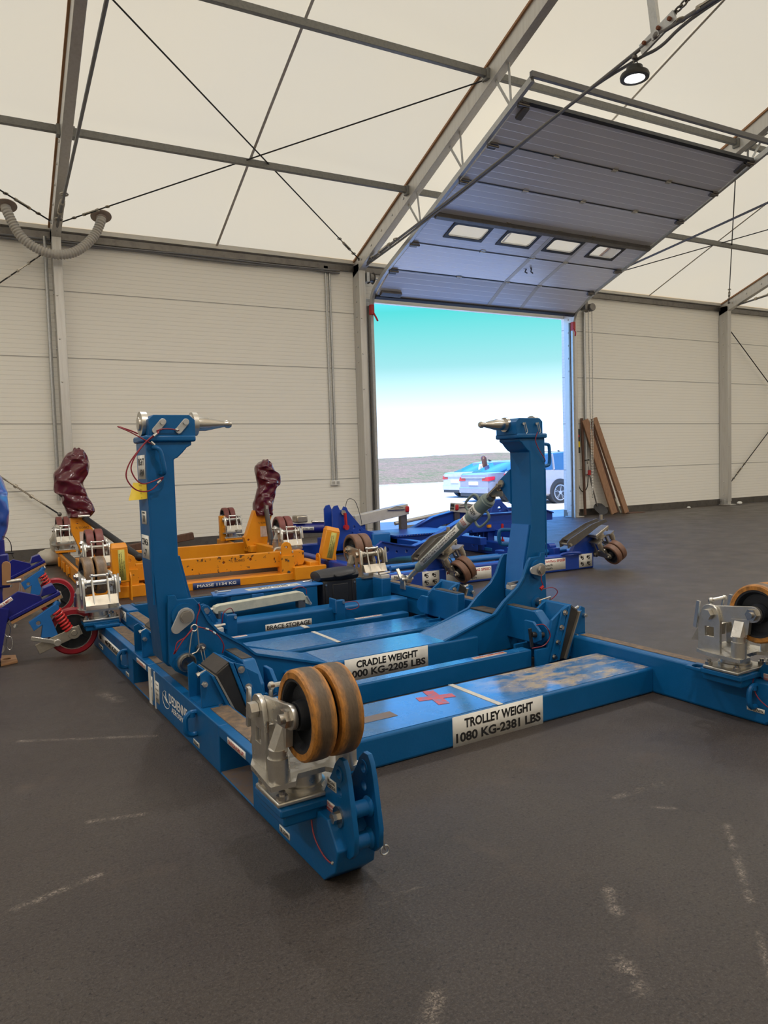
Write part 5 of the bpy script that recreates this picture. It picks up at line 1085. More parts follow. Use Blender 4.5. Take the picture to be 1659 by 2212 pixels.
MB().box(.96, 1.55, 8.44, 8.60, .0, .13).build('corner_box', 'yellow_paint', Y_, bevel=.006)
for x in (3.245, 1.40):
    m = MB(); m.box(x-.085, x+.085, 8.47, 8.62, .03, .30); m.plate([(x-.065, .28), (x-.065, .40)]+arc(x, .40, .065, 180, 0, 8)+[(x+.065, .28)], [circ(x, .40, .016)], 'uz', 8.50, 8.54, .004); cbk = m.build('lock_bracket', 'yellow_chipped', Y_)
    m = MB(); m.cyl((x, 8.46, .24), (x, 8.48, .24), .012); m.cyl((x, 8.455, .10), (x, 8.475, .10), .018); m.build('pin', 'steel_dark', cbk)
def handle_box(xb, zb, xt, zt, y, wd):
    d = Vector((xt-xb, 0, zt-zb)).normalized(); n = Vector((d.z, 0, -d.x))
    m = MB(); L2 = (Vector((xt, 0, zt))-Vector((xb, 0, zb))).length
    for side_ in (-1, 1):
        xx = xb+side_*(wd/2+.012); m.plate([(y, .0), (y+.12, .0), (y+.12, .22)]+arc(y+.06, .24, .06, 0, 180, 7), [circ(y+.06, .25, .014)], 'vz', xx-.008, xx+.008, .003)
    st = m.build('handle_socket', 'yellow_paint', Y_)
    m = MB(); base = Vector((xb, 0, zb)); q = lambda a, t, yy: (base.x+n.x*a+d.x*t, yy, base.z+n.z*a+d.z*t)
    h = wd/2
    m.hexa([q(-h, 0, y), q(h, 0, y), q(h, 0, y+.11), q(-h, 0, y+.11), q(-h, L2-.04, y), q(h, L2-.04, y), q(h, L2-.04, y+.11), q(-h, L2-.04, y+.11)])
    m.hexa([q(-h-.004, L2-.045, y-.004), q(h+.004, L2-.045, y-.004), q(h+.004, L2-.045, y+.114), q(-h-.004, L2-.045, y+.114), q(-h+.012, L2+.01, y+.03), q(h-.012, L2+.01, y+.03), q(h-.012, L2+.01, y+.10), q(-h+.012, L2+.01, y+.10)])
    hb = m.build('handle_box', 'yellow_paint', st, bevel=.010)
    c = base+d*(L2*.46)+n*(.015); sticker('caution_label', st, (c.x, y, c.z), -d, n, L2*.80, wd*.40, [('CAUTION', .30, .18, .26), ('LOCK WHEELS IN POSITION', .0, .18, .80), ('BEFORE ROTATION', -.30, .18, .74)], bg='sticker_olive', bold=.01)
handle_box(1.27, .20, 1.262, .61, 8.25, .17); handle_box(3.752, .21, 3.85, .60, 8.42, .19)
for cx, cy, s in ((1.10, 8.80, -1), (3.44, 8.95, -1), (1.07, 12.05, -1), (3.62, 12.0, -1)): caster(Y_, cx, cy, .215, s, 'poly_maroon', 'zinc_bright', 'yellow_paint', k=1.08)
for P_ in ([(.985, .82), (1.17, .81), (1.243, .662), (1.277, .485), (1.207, .262), (1.127, .262), (1.028, .538), (.986, .645)], [(3.405, .78), (3.69, .78), (3.60, .50), (3.575, .262), (3.28, .262), (3.24, .406), (3.27, .43)]):
    lft = P_[0][0] < 2
    ar = MB().plate(P_, [circ(1.06, .76, .018)] if lft else [circ(3.30, .37, .016)], 'uz', 10.14, 10.26, .004).build('arm', 'yellow_paint', Y_)
    c = (1.12, 10.14, .69) if lft else (3.52, 10.14, .60)
    m = MB(); m.text('FL TECHNICS', c, (1, 0, 0), (0, 0, 1), .16 if lft else .12, .028, .001); m.build('lettering', 'ink_black', ar, fixn=False, sharp=0)
    MB().box(c[0]-.04, c[0]+.09, 10.135, 10.142, c[2]-.20, c[2]-.05).build('paper_notice', 'sticker_dirty', ar)
    MB().box(min(p[0] for p in P_)+.05, max(p[0] for p in P_)-.02, 10.05, 10.35, .198, .29).build('arm_foot', 'yellow_chipped', ar, bevel=.006)
    # upper shank inside the cover
    x0, x1 = (1.0, 1.14) if lft else (3.55, 3.64)
    MB().box(x0, x1, 10.15, 10.25, .75, 1.40).build('arm_shank', 'yellow_paint', ar)
m = MB(); m.cyl((1.15, 10.10, .81), (1.56, 8.80, .40), .038); m.sph((1.56, 8.80, .40), .05); s1 = m.build('arm_strut', 'plastic_black', Y_)
m = MB(); m.tube([(1.06, 10.1, .835), (1.12, 10.06, .84), (1.20, 10.1, .835)], .02); m.build('strut_clamp', 'zinc', s1)
m = MB(); m.cyl((3.55, 10.05, .80), (3.585, 10.02, .36), .036); m.cyl((3.585, 10.02, .36), (3.585, 10.02, .20), .022); s2 = m.build('arm_strut', 'steel_dark', Y_)
MB().box(3.53, 3.57, 10.01, 10.09, .80, .85).build('strut_clamp', 'zinc', s2)
m = MB(); m.cyl((1.25, 9.05, .17), (1.95, 9.05, .17), .115, seg=24); m.build('roller_tube', 'yellow_chipped', Y_)
for pts, w2 in (([(1.33, 8.95, .30), (1.36, 8.98, .34), (1.42, 9.02, .30), (1.46, 8.92, .19), (1.47, 8.90, .06)], .05), ([(3.13, 8.72, .22), (3.16, 8.70, .36), (3.24, 8.69, .385), (3.36, 8.69, .37), (3.40, 8.72, .33)], .05)):
    m = MB(); P_ = spline(pts, 5); m.rings([[p+Vector((0, -w2/2, 0)), p+Vector((0, w2/2, 0)), p+Vector((0, w2/2, .006)), p+Vector((0, -w2/2, .006))] for p in P_]); m.build('lashing_strap', 'bag_white', Y_)
tag(MB().bar((1.78, 11.5, .23), (2.86, 11.5, .37), .10, .11).build('timber_beam', 'wood_dark', bevel=.01), 'dark rough timber beam lying across the yellow stand behind the left arm', 'timber')
MB().box(3.42, 3.52, 11.96, 12.04, .2, .62).build('rear_post', 'yellow_paint', Y_, bevel=.006)

def cover(name, mat, rings, y, label, seed, dy=.12, amp=.02, dsp=.03, n=28, cat='cover', grp='covers over the stand arms', spikes=()):
    """crumpled bag: rings = [(z, x0, x1)] from hem to closed top"""
    rnd = random.Random(seed); m = MB(); rs = []; ph = [rnd.uniform(0, 6.28) for _ in range(6)]
    full = []
    for i in range(len(rings)-1):
        for t in (0, .25, .5, .75): full.append(tuple(rings[i][q]*(1-t)+rings[i+1][q]*t for q in range(3)))
    full.append(rings[-1])
    for j, (z, x0, x1) in enumerate(full):
        cx, hx = (x0+x1)/2, (x1-x0)/2; hy = min(dy, hx*1.1)*(1 if j < len(full)-3 else (.8, .55, .25)[j-(len(full)-3)])
        ring = []
        for k in range(n):
            a = 2*PI*k/n; ca, sa = math.cos(a), math.sin(a)
            fold = amp*(math.sin(3*a+ph[0]+j*.55)*.9+math.sin(5*a+ph[1]-j*.8)*.6+abs(math.sin(2*a+ph[2]+j*.9))*.8-.4)
            px = cx+(abs(ca)**.8)*math.copysign(1, ca)*(hx+fold*.45*(1-abs(ca)**4)); py = y+(abs(sa)**.8)*math.copysign(1, sa)*(hy+fold)
            ring.append((px, py, z+amp*.7*math.sin(2*a+ph[3]+j*.7)*(0 if j == 0 else 1)))
        rs.append(ring)
    m.rings(rs)
    o = m.build(name, mat, sharp=0); sub = o.modifiers.new('smooth', 'SUBSURF'); sub.levels = 1; sub.render_levels = 2
    tx = bpy.data.textures.new('crease'+str(seed), 'VORONOI'); tx.noise_scale = .16; tx.distance_metric = 'DISTANCE'
    dm = o.modifiers.new('crease', 'DISPLACE'); dm.texture = tx; dm.strength = dsp; dm.mid_level = .5; dm.texture_coords = 'LOCAL'
    return tag(o, label, cat, grp)
kz = lambda z: 1.35-(1.35-z)*1.046
cover('protective_cover', 'vinyl_maroon', [(kz(a), b_*1.046, c*1.046) for a, b_, c in ((.84, .925, 1.14), (.92, .905, 1.24), (1.0, .875, 1.21), (1.10, .85, 1.17), (1.15, .78, 1.14), (1.26, .775, 1.12), (1.36, .78, 1.17), (1.48, .86, 1.20), (1.58, .93, 1.185), (1.65, .99, 1.14), (1.685, 1.03, 1.09))], 10.2, 'crumpled maroon vinyl cover over the left arm of the yellow stand', 3)
cover('protective_cover', 'vinyl_maroon', [(kz(a), b_*1.046, c*1.046) for a, b_, c in ((.72, 3.27, 3.53), (.79, 3.26, 3.52), (.90, 3.27, 3.55), (1.0, 3.29, 3.57), (1.10, 3.34, 3.60), (1.17, 3.335, 3.665), (1.25, 3.32, 3.66), (1.34, 3.305, 3.60), (1.40, 3.315, 3.56), (1.46, 3.38, 3.53), (1.487, 3.43, 3.50))], 10.2, 'crumpled maroon vinyl cover over the right arm of the yellow stand', 8, dsp=.014)
m = MB(); m.sph((.90, 12.35, .13), .17, 16, (1.25, 1, .78)); m.tube(spline([(.98, 12.3, .22), (.94, 12.2, .36), (.97, 12.1, .50), (1.0, 12.05, .62)], 5), [.075]*5+[.06]*5+[.045]*6, 12)
o = m.build('cloth_bag', 'bag_white', sharp=0); tx = bpy.data.textures.new('bagfold', 'CLOUDS'); tx.noise_scale = .08; dm = o.modifiers.new('fold', 'DISPLACE'); dm.texture = tx; dm.strength = .06; dm.texture_coords = 'LOCAL'
tag(o, 'white cloth bag tied to the far left caster of the yellow stand', 'bag')

# ------------------------------------------------------------------ royal blue stand in front of the door
B_ = thing('blue_engine_stand', (5.2, 8.6, 0), 'royal blue engine stand by the open door, marked MAXIMUM TOWING SPEED', 'engine stand')
fr = MB().box(3.77, 6.70, 6.88, 7.03, .0, .20).build('front_rail', 'royal_paint', B_, bevel=.02, seg=3)
for xc in (4.80, 5.92): sticker('speed_plate', fr, (xc, 6.88, .100), (1, 0, 0), (0, 0, 1), .62, .14, [], th=.002); 
for xc in (4.80, 5.92):
    m = MB(); m.text('MAXIMUM TOWING SPEED', (xc, 6.877, .142), (1, 0, 0), (0, 0, 1), .60, .030, .001, .02); m.build('speed_lettering', 'ink_red', fr, fixn=False, sharp=0)
    m = MB(); m.text('5 km/h', (xc+.02, 6.877, .098), (1, 0, 0), (0, 0, 1), .17, .030, .001, .01); m.text('3 mph', (xc+.02, 6.877, .054), (1, 0, 0), (0, 0, 1), .16, .034, .001, .01); m.build('speed_figures', 'ink_black', fr, fixn=False, sharp=0)
for xc in (4.29, 6.56):
    s_ = sticker('pictogram_plate', fr, (xc, 6.88, .105), (1, 0, 0), (0, 0, 1), .22, .165, [])
    m = MB()
    for dx, dz in ((-.05, .04), (.05, .04), (-.05, -.035), (.055, -.035)):
        m.ring((xc+dx, 6.8775, .105+dz-.012), (xc+dx, 6.8765, .105+dz-.012), .018, .008, 12); m.box(xc+dx-.035, xc+dx-.008, 6.8765, 6.8775, .105+dz-.01, .105+dz+.012); m.box(xc+dx-.03, xc+dx+.02, 6.8765, 6.8775, .105+dz+.012, .105+dz+.019)
    m.build('pictogram', 'ink_black', s_)
sticker('direction_label', fr, (3.865, 6.88, .158), (1, 0, 0), (0, 0, 1), .15, .055, [('FWD', .0, .62, .55)], bold=.03)
for x0, x1 in ((3.77, 3.91), (6.56, 6.70)): MB().box(x0, x1, 6.95, 10.6, .0, .20).build('side_rail', 'royal_paint', B_, bevel=.02, seg=3)
MB().box(3.85, 6.6, 10.45, 10.6, .0, .20).build('rear_rail', 'royal_paint', B_, bevel=.02)
for y, z in ((7.18, .215), (7.36, .20)): MB().cyl((3.95, y, z), (6.5, y, z), .032).build('cross_tube', 'light_blue_paint', B_)
for x in (5.62, 6.26): 
    m = MB(); m.box(x-.05, x+.05, 7.06, 7.42, .12, .27); m.plate(arc(7.18, .27, .05, 0, 180, 8), [], 'vz', x-.05, x+.05, .0); m.build('tube_saddle', 'royal_paint', B_, bevel=.008)
m = MB(); m.tube(spline([(6.18, 6.90, .20), (6.22, 6.86, .222), (6.32, 6.82, .225), (6.44, 6.84, .21), (6.46, 6.90, .19)], 4), .018, 8); m.build('lashing_ring', 'royal_paint', fr)
# long curved side beams of its cradle
CP = [(4.05, .30), (4.30, .46), (4.55, .40), (4.75, .365), (4.95, .42), (5.45, .64), (5.75, .70), (6.9, .70), (7.02, .66), (7.02, .56), (5.9, .56), (5.6, .50), (5.15, .30), (4.9, .25), (4.5, .25), (4.2, .20)]
for y in (8.0, 9.75):
    k = y/8.0; sc_ = lambda p: (p[0] if y < 9 else p[0]*1.11+.1, p[1]-.03 if y < 9 else p[1]-.10)
    hs = [circ(4.36, .345, .034), circ(4.50, .315, .016), circ(4.64, .31, .020), circ(4.78, .31, .016), circ(5.06, .365, .03), circ(5.30, .47, .022)] if y < 9 else []
    m = MB(); m.plate([sc_(p) for p in CP], [[sc_(q) for q in h] for h in hs], 'uz', y, y+.05, .003)
    for a, b_ in zip(CP[1:8], CP[2:9]):
        a, b_ = sc_(a), sc_(b_); m.bar((a[0], y+.025, a[1]), (b_[0], y+.025, b_[1]), .11, .014, (0, 0, 1))
    m.build('cradle_beam', 'royal_paint', B_)
for x in (4.25, 5.0, 5.85, 6.75): MB().box(x-.05, x+.05, 8.03, 9.78, .26, .36).build('cradle_cross', 'royal_paint', B_, bevel=.006)
dk = MB().box(4.92, 5.95, 8.75, 9.70, .385, .405).build('deck_plate', 'royal_paint', B_)
MB().box(4.95, 5.92, 8.78, 9.67, .28, .39).build('deck_box', 'royal_paint', B_)
m = MB()
for q in range(22): m.cyl((4.95+.044*q, 8.748, .395), (4.95+.044*q, 8.752, .395), .006, seg=6)
m.build('deck_edge_bolts', 'zinc', dk)
# uprights
U1 = [(4.055, .21), (4.055, .80), (4.085, .845), (4.135, .855), (4.165, .79), (4.20, .79), (4.225, .835), (4.262, .82), (4.285, .77), (4.50, .515), (4.76, .415), (4.86, .21)]
for y in (8.90, 9.16):
    up_ = MB().plate(U1, [circ(4.36, .55, .022), circ(4.44, .50, .018), circ(4.33, .47, .018), circ(4.42, .42, .018)], 'uz', y, y+.03, .003).build('upright', 'royal_paint', B_)
m = MB(); m.cyl((4.20, 8.86, .755), (4.20, 9.22, .755), .034); up1 = m.build('upright_pin', 'steel', B_)
m = MB(); m.bar((4.215, 8.85, .75), (4.225, 8.85, .55), .02, .045, (0, 1, 0)); m.cyl((4.225, 8.83, .56), (4.225, 8.88, .56), .035, seg=14); m.build('pin_lever', 'red_paint', up1)
m = MB(); m.tube(spline([(4.22, 8.85, .83), (4.26, 8.84, .93), (4.36, 8.84, .90), (4.44, 8.86, .70), (4.47, 8.88, .58)], 6), .004, 6); m.build('lanyard', 'cable_black', up1)
MB().box(4.06, 4.86, 8.9, 9.2, .195, .26).build('upright_foot', 'royal_paint', B_, bevel=.006)
MB().box(4.62, 4.90, 8.86, 9.22, .20, .45).build('upright_knee', 'light_blue_paint', B_, bevel=.02)
U2 = [(6.25, .40), (6.58, .50), (6.68, .74), (6.74, .80), (6.80, .80), (7.08, .55), (7.12, .40), (7.08, .34), (6.3, .34)]
for y in (8.90, 9.20): MB().plate(U2, [circ(6.79, .665, .036), circ(6.905, .60, .046), circ(6.99, .55, .028)], 'uz', y, y+.03, .003).build('upright', 'royal_paint', B_)
MB().box(6.3, 7.1, 8.92, 9.22, .33, .40).build('upright_foot', 'royal_paint', B_, bevel=.006)
MB().box(6.60, 6.72, 8.95, 9.15, .05, .34).build('upright_post', 'royal_paint', B_, bevel=.006)
for x in (6.40, 6.52): MB().plate([(8.95, .06), (9.15, .06), (9.15, .34), (8.95, .34)], [circ(9.05, .15, .035), circ(9.05, .25, .035)], 'vz', x, x+.012, .002).build('drilled_web', 'royal_paint', B_)
m = MB(); m.cyl((6.83, 8.9, .10), (6.83, 8.9, .20), .03); m.cyl((6.83, 8.9, .20), (6.83, 8.9, .30), .012); m.cyl((6.83, 8.9, .30), (6.83, 8.9, .43), .022); m.cyl((6.83, 8.9, .43), (6.83, 8.9, .455), .012); m.build('jack_screw', 'red_paint', B_)
MB().box(6.55, 6.95, 8.8, 9.2, .05, .10).build('jack_foot', 'light_blue_paint', B_, bevel=.006)
MB().box(6.545, 6.60, 8.86, 8.90, .40, .46).build('wear_block', 'yellow_paint', B_)
m = MB(); m.box(6.58, 6.86, 9.80, 9.98, .40, .56); m.build('control_box', 'yellow_paint', B_, bevel=.01)
MB().box(6.42, 6.57, 9.80, 9.98, .38, .57).build('counter_weight', 'alu_pale', B_, bevel=.008)
# pale lifting arms folded down on the far side
for a, b_, h_, w2 in (((4.70, 9.60, .575), (5.58, 9.60, .705), .155, .16), ((6.52, 9.76, .67), (7.25, 9.76, .59), .145, .14)):
    a, b_ = Vector(a), Vector(b_); m = MB(); m.bar(a, b_, w2, h_); ar = m.build('lifting_arm', 'alu_pale', B_, bevel=.006)
    e_ = b_ if a.x < 5 else a; s_ = -1 if a.x < 5 else 1
    MB().box(e_.x+s_*.03-.03, e_.x+s_*.03+.03, e_.y-w2/2-.03, e_.y-w2/2, e_.z-.045, e_.z+.045).build('arm_latch', 'red_paint', ar, bevel=.02)
    if s_ > 0:
        m = MB(); m.box(e_.x-.004, e_.x+.001, e_.y-.05, e_.y+.05, e_.z-.05, e_.z-.002); m.box(e_.x-.004, e_.x+.001, e_.y-.05, e_.y+.05, e_.z+.01, e_.z+.05); m.build('arm_opening', 'plastic_black', ar)
    m = MB(); m.tube(spline([e_+Vector((s_*.10, -w2/2-.01, .03)), e_+Vector((s_*.22, -w2/2-.02, .05)), e_+Vector((s_*.34, -w2/2-.02, .01))], 5), .006, 6); m.tube([e_+Vector((s_*.08, -w2/2-.01, .0)), e_+Vector((s_*.36, -w2/2-.015, .005))], .012, 6); m.build('arm_wire', 'steel_dark', ar)
    MB().box(e_.x+s_*.06-.05, e_.x+s_*.06+.05, e_.y-.04, e_.y+.04, .18, e_.z-.06).build('arm_rest', 'steel_dark', ar)
    MB().box(4.72 if s_ < 0 else 7.05, 4.86 if s_ < 0 else 7.2, a.y-.06, a.y+.06, .19, a.z-.03 if s_ < 0 else b_.z-.03).build('arm_hinge', 'royal_paint', ar)
# tow tube sticking out at the far left with its knob and plated rod
m = MB(); m.cyl((3.86, 10.0, .50), (4.55, 10.0, .465), .072, seg=24); tt = m.build('hydraulic_tube', 'navy_paint', B_)
m = MB(); m.sph((3.80, 10.0, .50), .055, 10); m.cyl((3.82, 10.0, .50), (3.88, 10.0, .50), .075); m.build('end_knob', 'plastic_black', tt)
sticker('tube_label', tt, (4.12, 9.928, .486), (1, 0, -.05), (.05, 0, 1), .20, .05, [('LIFTING CARE', 0, .5, .85)])
m = MB(); m.cyl((4.22, 10.0, .575), (5.0, 10.0, .53), .022); m.build('plated_rod', 'steel', tt)
m = MB(); m.box(4.45, 4.57, 9.94, 10.06, .50, .63); m.build('rod_clip', 'royal_paint', tt, bevel=.01)
for x in (3.92, 4.5): MB().box(x-.05, x+.05, 9.93, 10.07, .18, .45).build('tube_post', 'navy_paint', tt)
MB().box(3.95, 4.12, 9.90, 10.10, .575, .68).build('folded_bracket', 'zinc_bronze', tt, bevel=.02)
m = MB(); m.bar((6.62, 9.9, .40), (5.9, 10.2, .38), .04, .05); m.cyl((5.55, 9.9, .47), (6.55, 9.9, .59), .030); m.build('rear_ram', 'alu_pale', B_)
# casters swung up on tilting legs over the front rail
for ox, oz, pa in ((4.46, .475, (4.13, .33)), (6.73, .475, (6.24, .33))):
    TT = Matrix.Translation((ox, 6.87, oz)) @ Matrix.Rotation(R(152), 4, 'Y') @ Matrix.Rotation(R(0), 4, 'Z') @ Matrix.Scale(.93, 4)
    c_ = caster(B_, 0, 0, 0, 1, 'poly_brown', 'zinc_bronze', 'zinc_bronze', T=TT)
    m = MB(); P_ = [(pa[0]-.03, pa[1]-.04), (pa[0]-.045, pa[1]+.03), (pa[0]+.0, pa[1]+.07), (ox-.12, oz+.085), (ox+.09, oz+.135), (ox+.13, oz+.10), (ox-.02, oz+.05), (pa[0]+.10, pa[1]+.0)]
    for y in (6.80, 6.94): m.plate(P_, [circ(pa[0], pa[1], .014)], 'uz', y, y+.012, .002)
    m.bar((pa[0]+.03, 6.875, pa[1]+.04), (ox-.08, 6.875, oz+.06), .14, .02, (0, 0, 1)); lg = m.build('tilting_leg', 'steel_dark', B_)
    m = MB(); m.cyl((pa[0], 6.78, pa[1]), (pa[0], 6.97, pa[1]), .016); m.cyl((ox+.02, 6.80, oz+.13), (ox+.02, 6.80, oz+.19), .02); m.build('leg_pin', 'zinc_bronze', lg)
    m = MB(); m.prism([(pa[0]+.12, .19), (ox+.14, .19), (ox+.02, oz+.0), (pa[0]+.24, pa[1]+.04)], 'uz', 6.92, 6.99); m.build('leg_bracket', 'royal_paint', B_, bevel=.006)

# ------------------------------------------------------------------ dark blue sprung-wheel stand at the left edge
V_ = thing('sprung_wheel_stand', (.1, 6.9, 0), 'dark blue stand at the left edge with red rimmed wheels on red springs', 'engine stand')
def sprung_leg(y, dx, dz):
    P2 = lambda p: (p[0]+dx, p[1]+dz)
    pl = MB().plate([P2(p) for p in ((-.25, .30), (.079, .452), (.198, .527), (.21, .525), (.345, .478), (.36, .44), (.13, .325), (.11, .30), (.065, .06), (.0, .0), (-.25, .0))], [], 'uz', y, y+.03, .004).build('leg_plate', 'navy_paint', V_)
    m = MB(); m.cyl((.055+dx, y-.012, .125), (.055+dx, y+.02, .125), .034, seg=24); m.build('leg_boss', 'zinc', pl)
    m = MB(); m.bar((.13+dx, y+.03, .335+dz), (.475+dx, y+.03, .492+dz), .13, .026); m.build('swivel_beam', 'navy_paint', pl, bevel=.004)
    m = MB(); m.bar((.143+dx, y+.03, .309+dz), (.482+dx, y+.03, .466+dz), .13, .020); m.build('brass_plate', 'strap_brown', pl)
    m = MB(); m.prism([P2(p) for p in ((.345, .475), (.365, .535), (.43, .557), (.462, .497))], 'uz', y-.02, y+.10); m.build('end_tab', 'navy_paint', pl, bevel=.004)
    br = MB().plate([P2(p) for p in ((.255, .30), (.43, .412), (.462, .398), (.462, .372), (.40, .33), (.45, .17), (.33, .175), (.345, .27), (.285, .232))], [circ(*P2((.318, .286)), .016)], 'uz', y-.045, y+.005, .004).build('fork', 'light_blue_paint', pl)
    m = MB(); m.cyl((.44+dx, y-.02, .40+dz), (.46+dx, y-.02, .43+dz), .025); m.build('fork_swivel', 'light_blue_paint', br)
    a, b_ = Vector((.442+dx, y-.03, .365+dz)), Vector((.522+dx, y-.03, .205+dz*.6)); d = (b_-a).normalized(); x_, y_, _ = frame(d); L2 = (b_-a).length
    m = MB(); m.tube([a+d*(L2*q/84)+(x_*math.cos(2*PI*q/12)+y_*math.sin(2*PI*q/12))*.030 for q in range(85)], .0095, 6); m.build('coil_spring', 'spring_red', pl)
    m = MB(); m.cyl(a, b_, .016); m.build('spring_rod', 'steel_dark', pl)
    wc = Vector((.554+dx, y+.03, .186))
    m = MB(); m.bar(wc+Vector((.05, -.075, .02)), (.30+dx, y-.045, .095+dz*.3), .020, .075, (0, 0, 1)); m.cyl(wc+Vector((0, -.095, 0)), wc+Vector((0, .09, 0)), .022, seg=20); m.cyl(wc+Vector((0, -.088, 0)), wc+Vector((0, -.06, 0)), .046, seg=24); m.build('trailing_arm', 'zinc_bronze', pl, bevel=.003)
    m = MB(); m.bar((.262+dx, y-.075, .188+dz*.5), (.435+dx, y-.075, .135+dz*.5), .016, .032, (0, 0, 1)); m.cyl((.435+dx, y-.10, .135+dz*.5), (.435+dx, y-.04, .135+dz*.5), .026, seg=18); m.build('brake_lever', 'zinc', pl, bevel=.004)
    m = MB(); m.lathe([(.128, -.035), (.165, -.035), (.175, -.026), (.176, .026), (.165, .035), (.128, .035)], wc, (0, 1, 0), 48, False); wl = m.build('wheel', 'poly_red', pl)
    m = MB(); m.lathe([(.128, -.037), (.132, -.037), (.132, .037), (.128, .037)], wc, (0, 1, 0), 48, False); m.build('wheel_rim', 'zinc', pl)
    m = MB(); m.lathe([(.129, -.012), (.129, .012)], wc, (0, 1, 0), 40); m.lathe([(.05, -.04), (.05, .04)], wc, (0, 1, 0), 24)
    for q in range(5):
        an = 2*PI*q/5+.6; dr = Vector((math.cos(an), 0, math.sin(an))); m.bar(wc+dr*.04+Vector((0, -.022, 0)), wc+dr*.125+Vector((0, -.022, 0)), .012, .014, (0, 1, 0))
    m.build('wheel_hub', 'plastic_black', pl)
    MB().hexn((.175+dx, y+.0, .29+dz), (.165+dx, y+.0, .268+dz), .014).build('bolt', 'zinc_bright', pl); MB().hexn((.46+dx, y, .448+dz), (.47+dx, y, .42+dz), .012).build('bolt', 'zinc_bright', pl)
    return pl
l1 = sprung_leg(5.97, 0, 0); sprung_leg(7.85, .035, .05)
sticker('speed_label', l1, (.095, 5.97, .443), (1, 0, .62), (-.62, 0, 1), .15, .028, [('SPEED 3 MPH', 0, .6, .92)], fg='ink_red')
m = MB(); m.box(-.9, .03, 6.0, 7.95, .12, .32); m.build('chassis_beam', 'navy_paint', V_, bevel=.01)
m = MB(); m.box(.02, .155, 6.02, 6.14, .555, .80); m.box(-.10, .10, 6.04, 6.5, .30, .60); m.build('latch_housing', 'navy_paint', V_, bevel=.01)
m = MB(); m.cyl((.085, 6.08, .78), (.085, 6.08, .90), .05); m.build('latch_post', 'navy_paint', V_)
MB().plate([(.10, .58), (.155, .575)] + arc(.135, .72, .03, -10, 190, 7), [], 'uz', 5.99, 6.02, .003).build('gold_cover', 'strap_brown', V_)
m = MB(); m.cyl((.13, 6.0, .60), (.225, 6.0, .605), .014); m.tube(spline([(.22, 6.0, .60), (.21, 6.0, .54), (.20, 6.0, .48), (.225, 6.0, .50), (.222, 6.0, .58)], 4), .003, 6); m.build('latch_pin', 'zinc', V_)
m = MB(); m.tube(spline([(.06, 6.1, .93), (.14, 6.1, .92), (.175, 6.1, .87), (.178, 6.1, .80), (.19, 6.1, .76)], 5), .0035, 6); m.tube([(.1, 6.1, .80), (.19, 6.1, .80)], .008, 6); m.build('lanyard', 'cable_black', V_)
for c in ((.115, .25), (.125, .15)): 
    m = MB(); m.tube([(c[0]+.022*math.cos(k), 6.02, c[1]+.05*math.sin(k)) for k in [2*PI*q/14 for q in range(14)]], .003, 6, True); m.build('wire_loop', 'zinc_bright', V_)
MB().plate([(.06, 5.95), (.17, 6.0), (.165, 6.2), (.06, 6.25)], [circ(.10, 6.1, .03)], 'uv', .0, .02, .004).build('foot_plate', 'strap_brown', V_)
m = MB(); m.bar((.0, 5.98, .0), (.09, 5.98, .42), .09, .10, (0, 1, 0)); m.build('front_post', 'navy_paint', V_)
m = MB(); m.box(-.12, .10, 6.05, 6.30, .80, 1.50); m.build('arm_column', 'navy_paint', V_)
cover('protective_cover', 'vinyl_blue', [(.86, -.30, .105), (.95, -.30, .15), (1.05, -.30, .165), (1.18, -.30, .178), (1.26, -.30, .182), (1.33, -.30, .145), (1.40, -.28, .10), (1.48, -.22, .03), (1.53, -.15, -.05)], 6.17, 'shiny blue plastic cover over the dark blue stand at the left edge', 5, .16, .022)
o = MB().hexa([(.10, 8.6, .0), (.36, 8.5, .0), (.36, 8.9, .0), (.10, 9.0, .0), (.10, 8.6, .42), (.34, 8.5, .45), (.34, 8.9, .45), (.10, 9.0, .42)]).build('cardboard_box', 'card_brown', bevel=.004)
tag(o, 'brown box on the floor behind the dark blue stand', 'box')
MB().hexa([(.10, 8.6, .42), (.34, 8.5, .45), (.36, 8.38, .50), (.10, 8.5, .48), (.10, 8.6, .425), (.34, 8.5, .455), (.36, 8.38, .505), (.10, 8.5, .485)]).build('box_flap', 'card_brown', o)

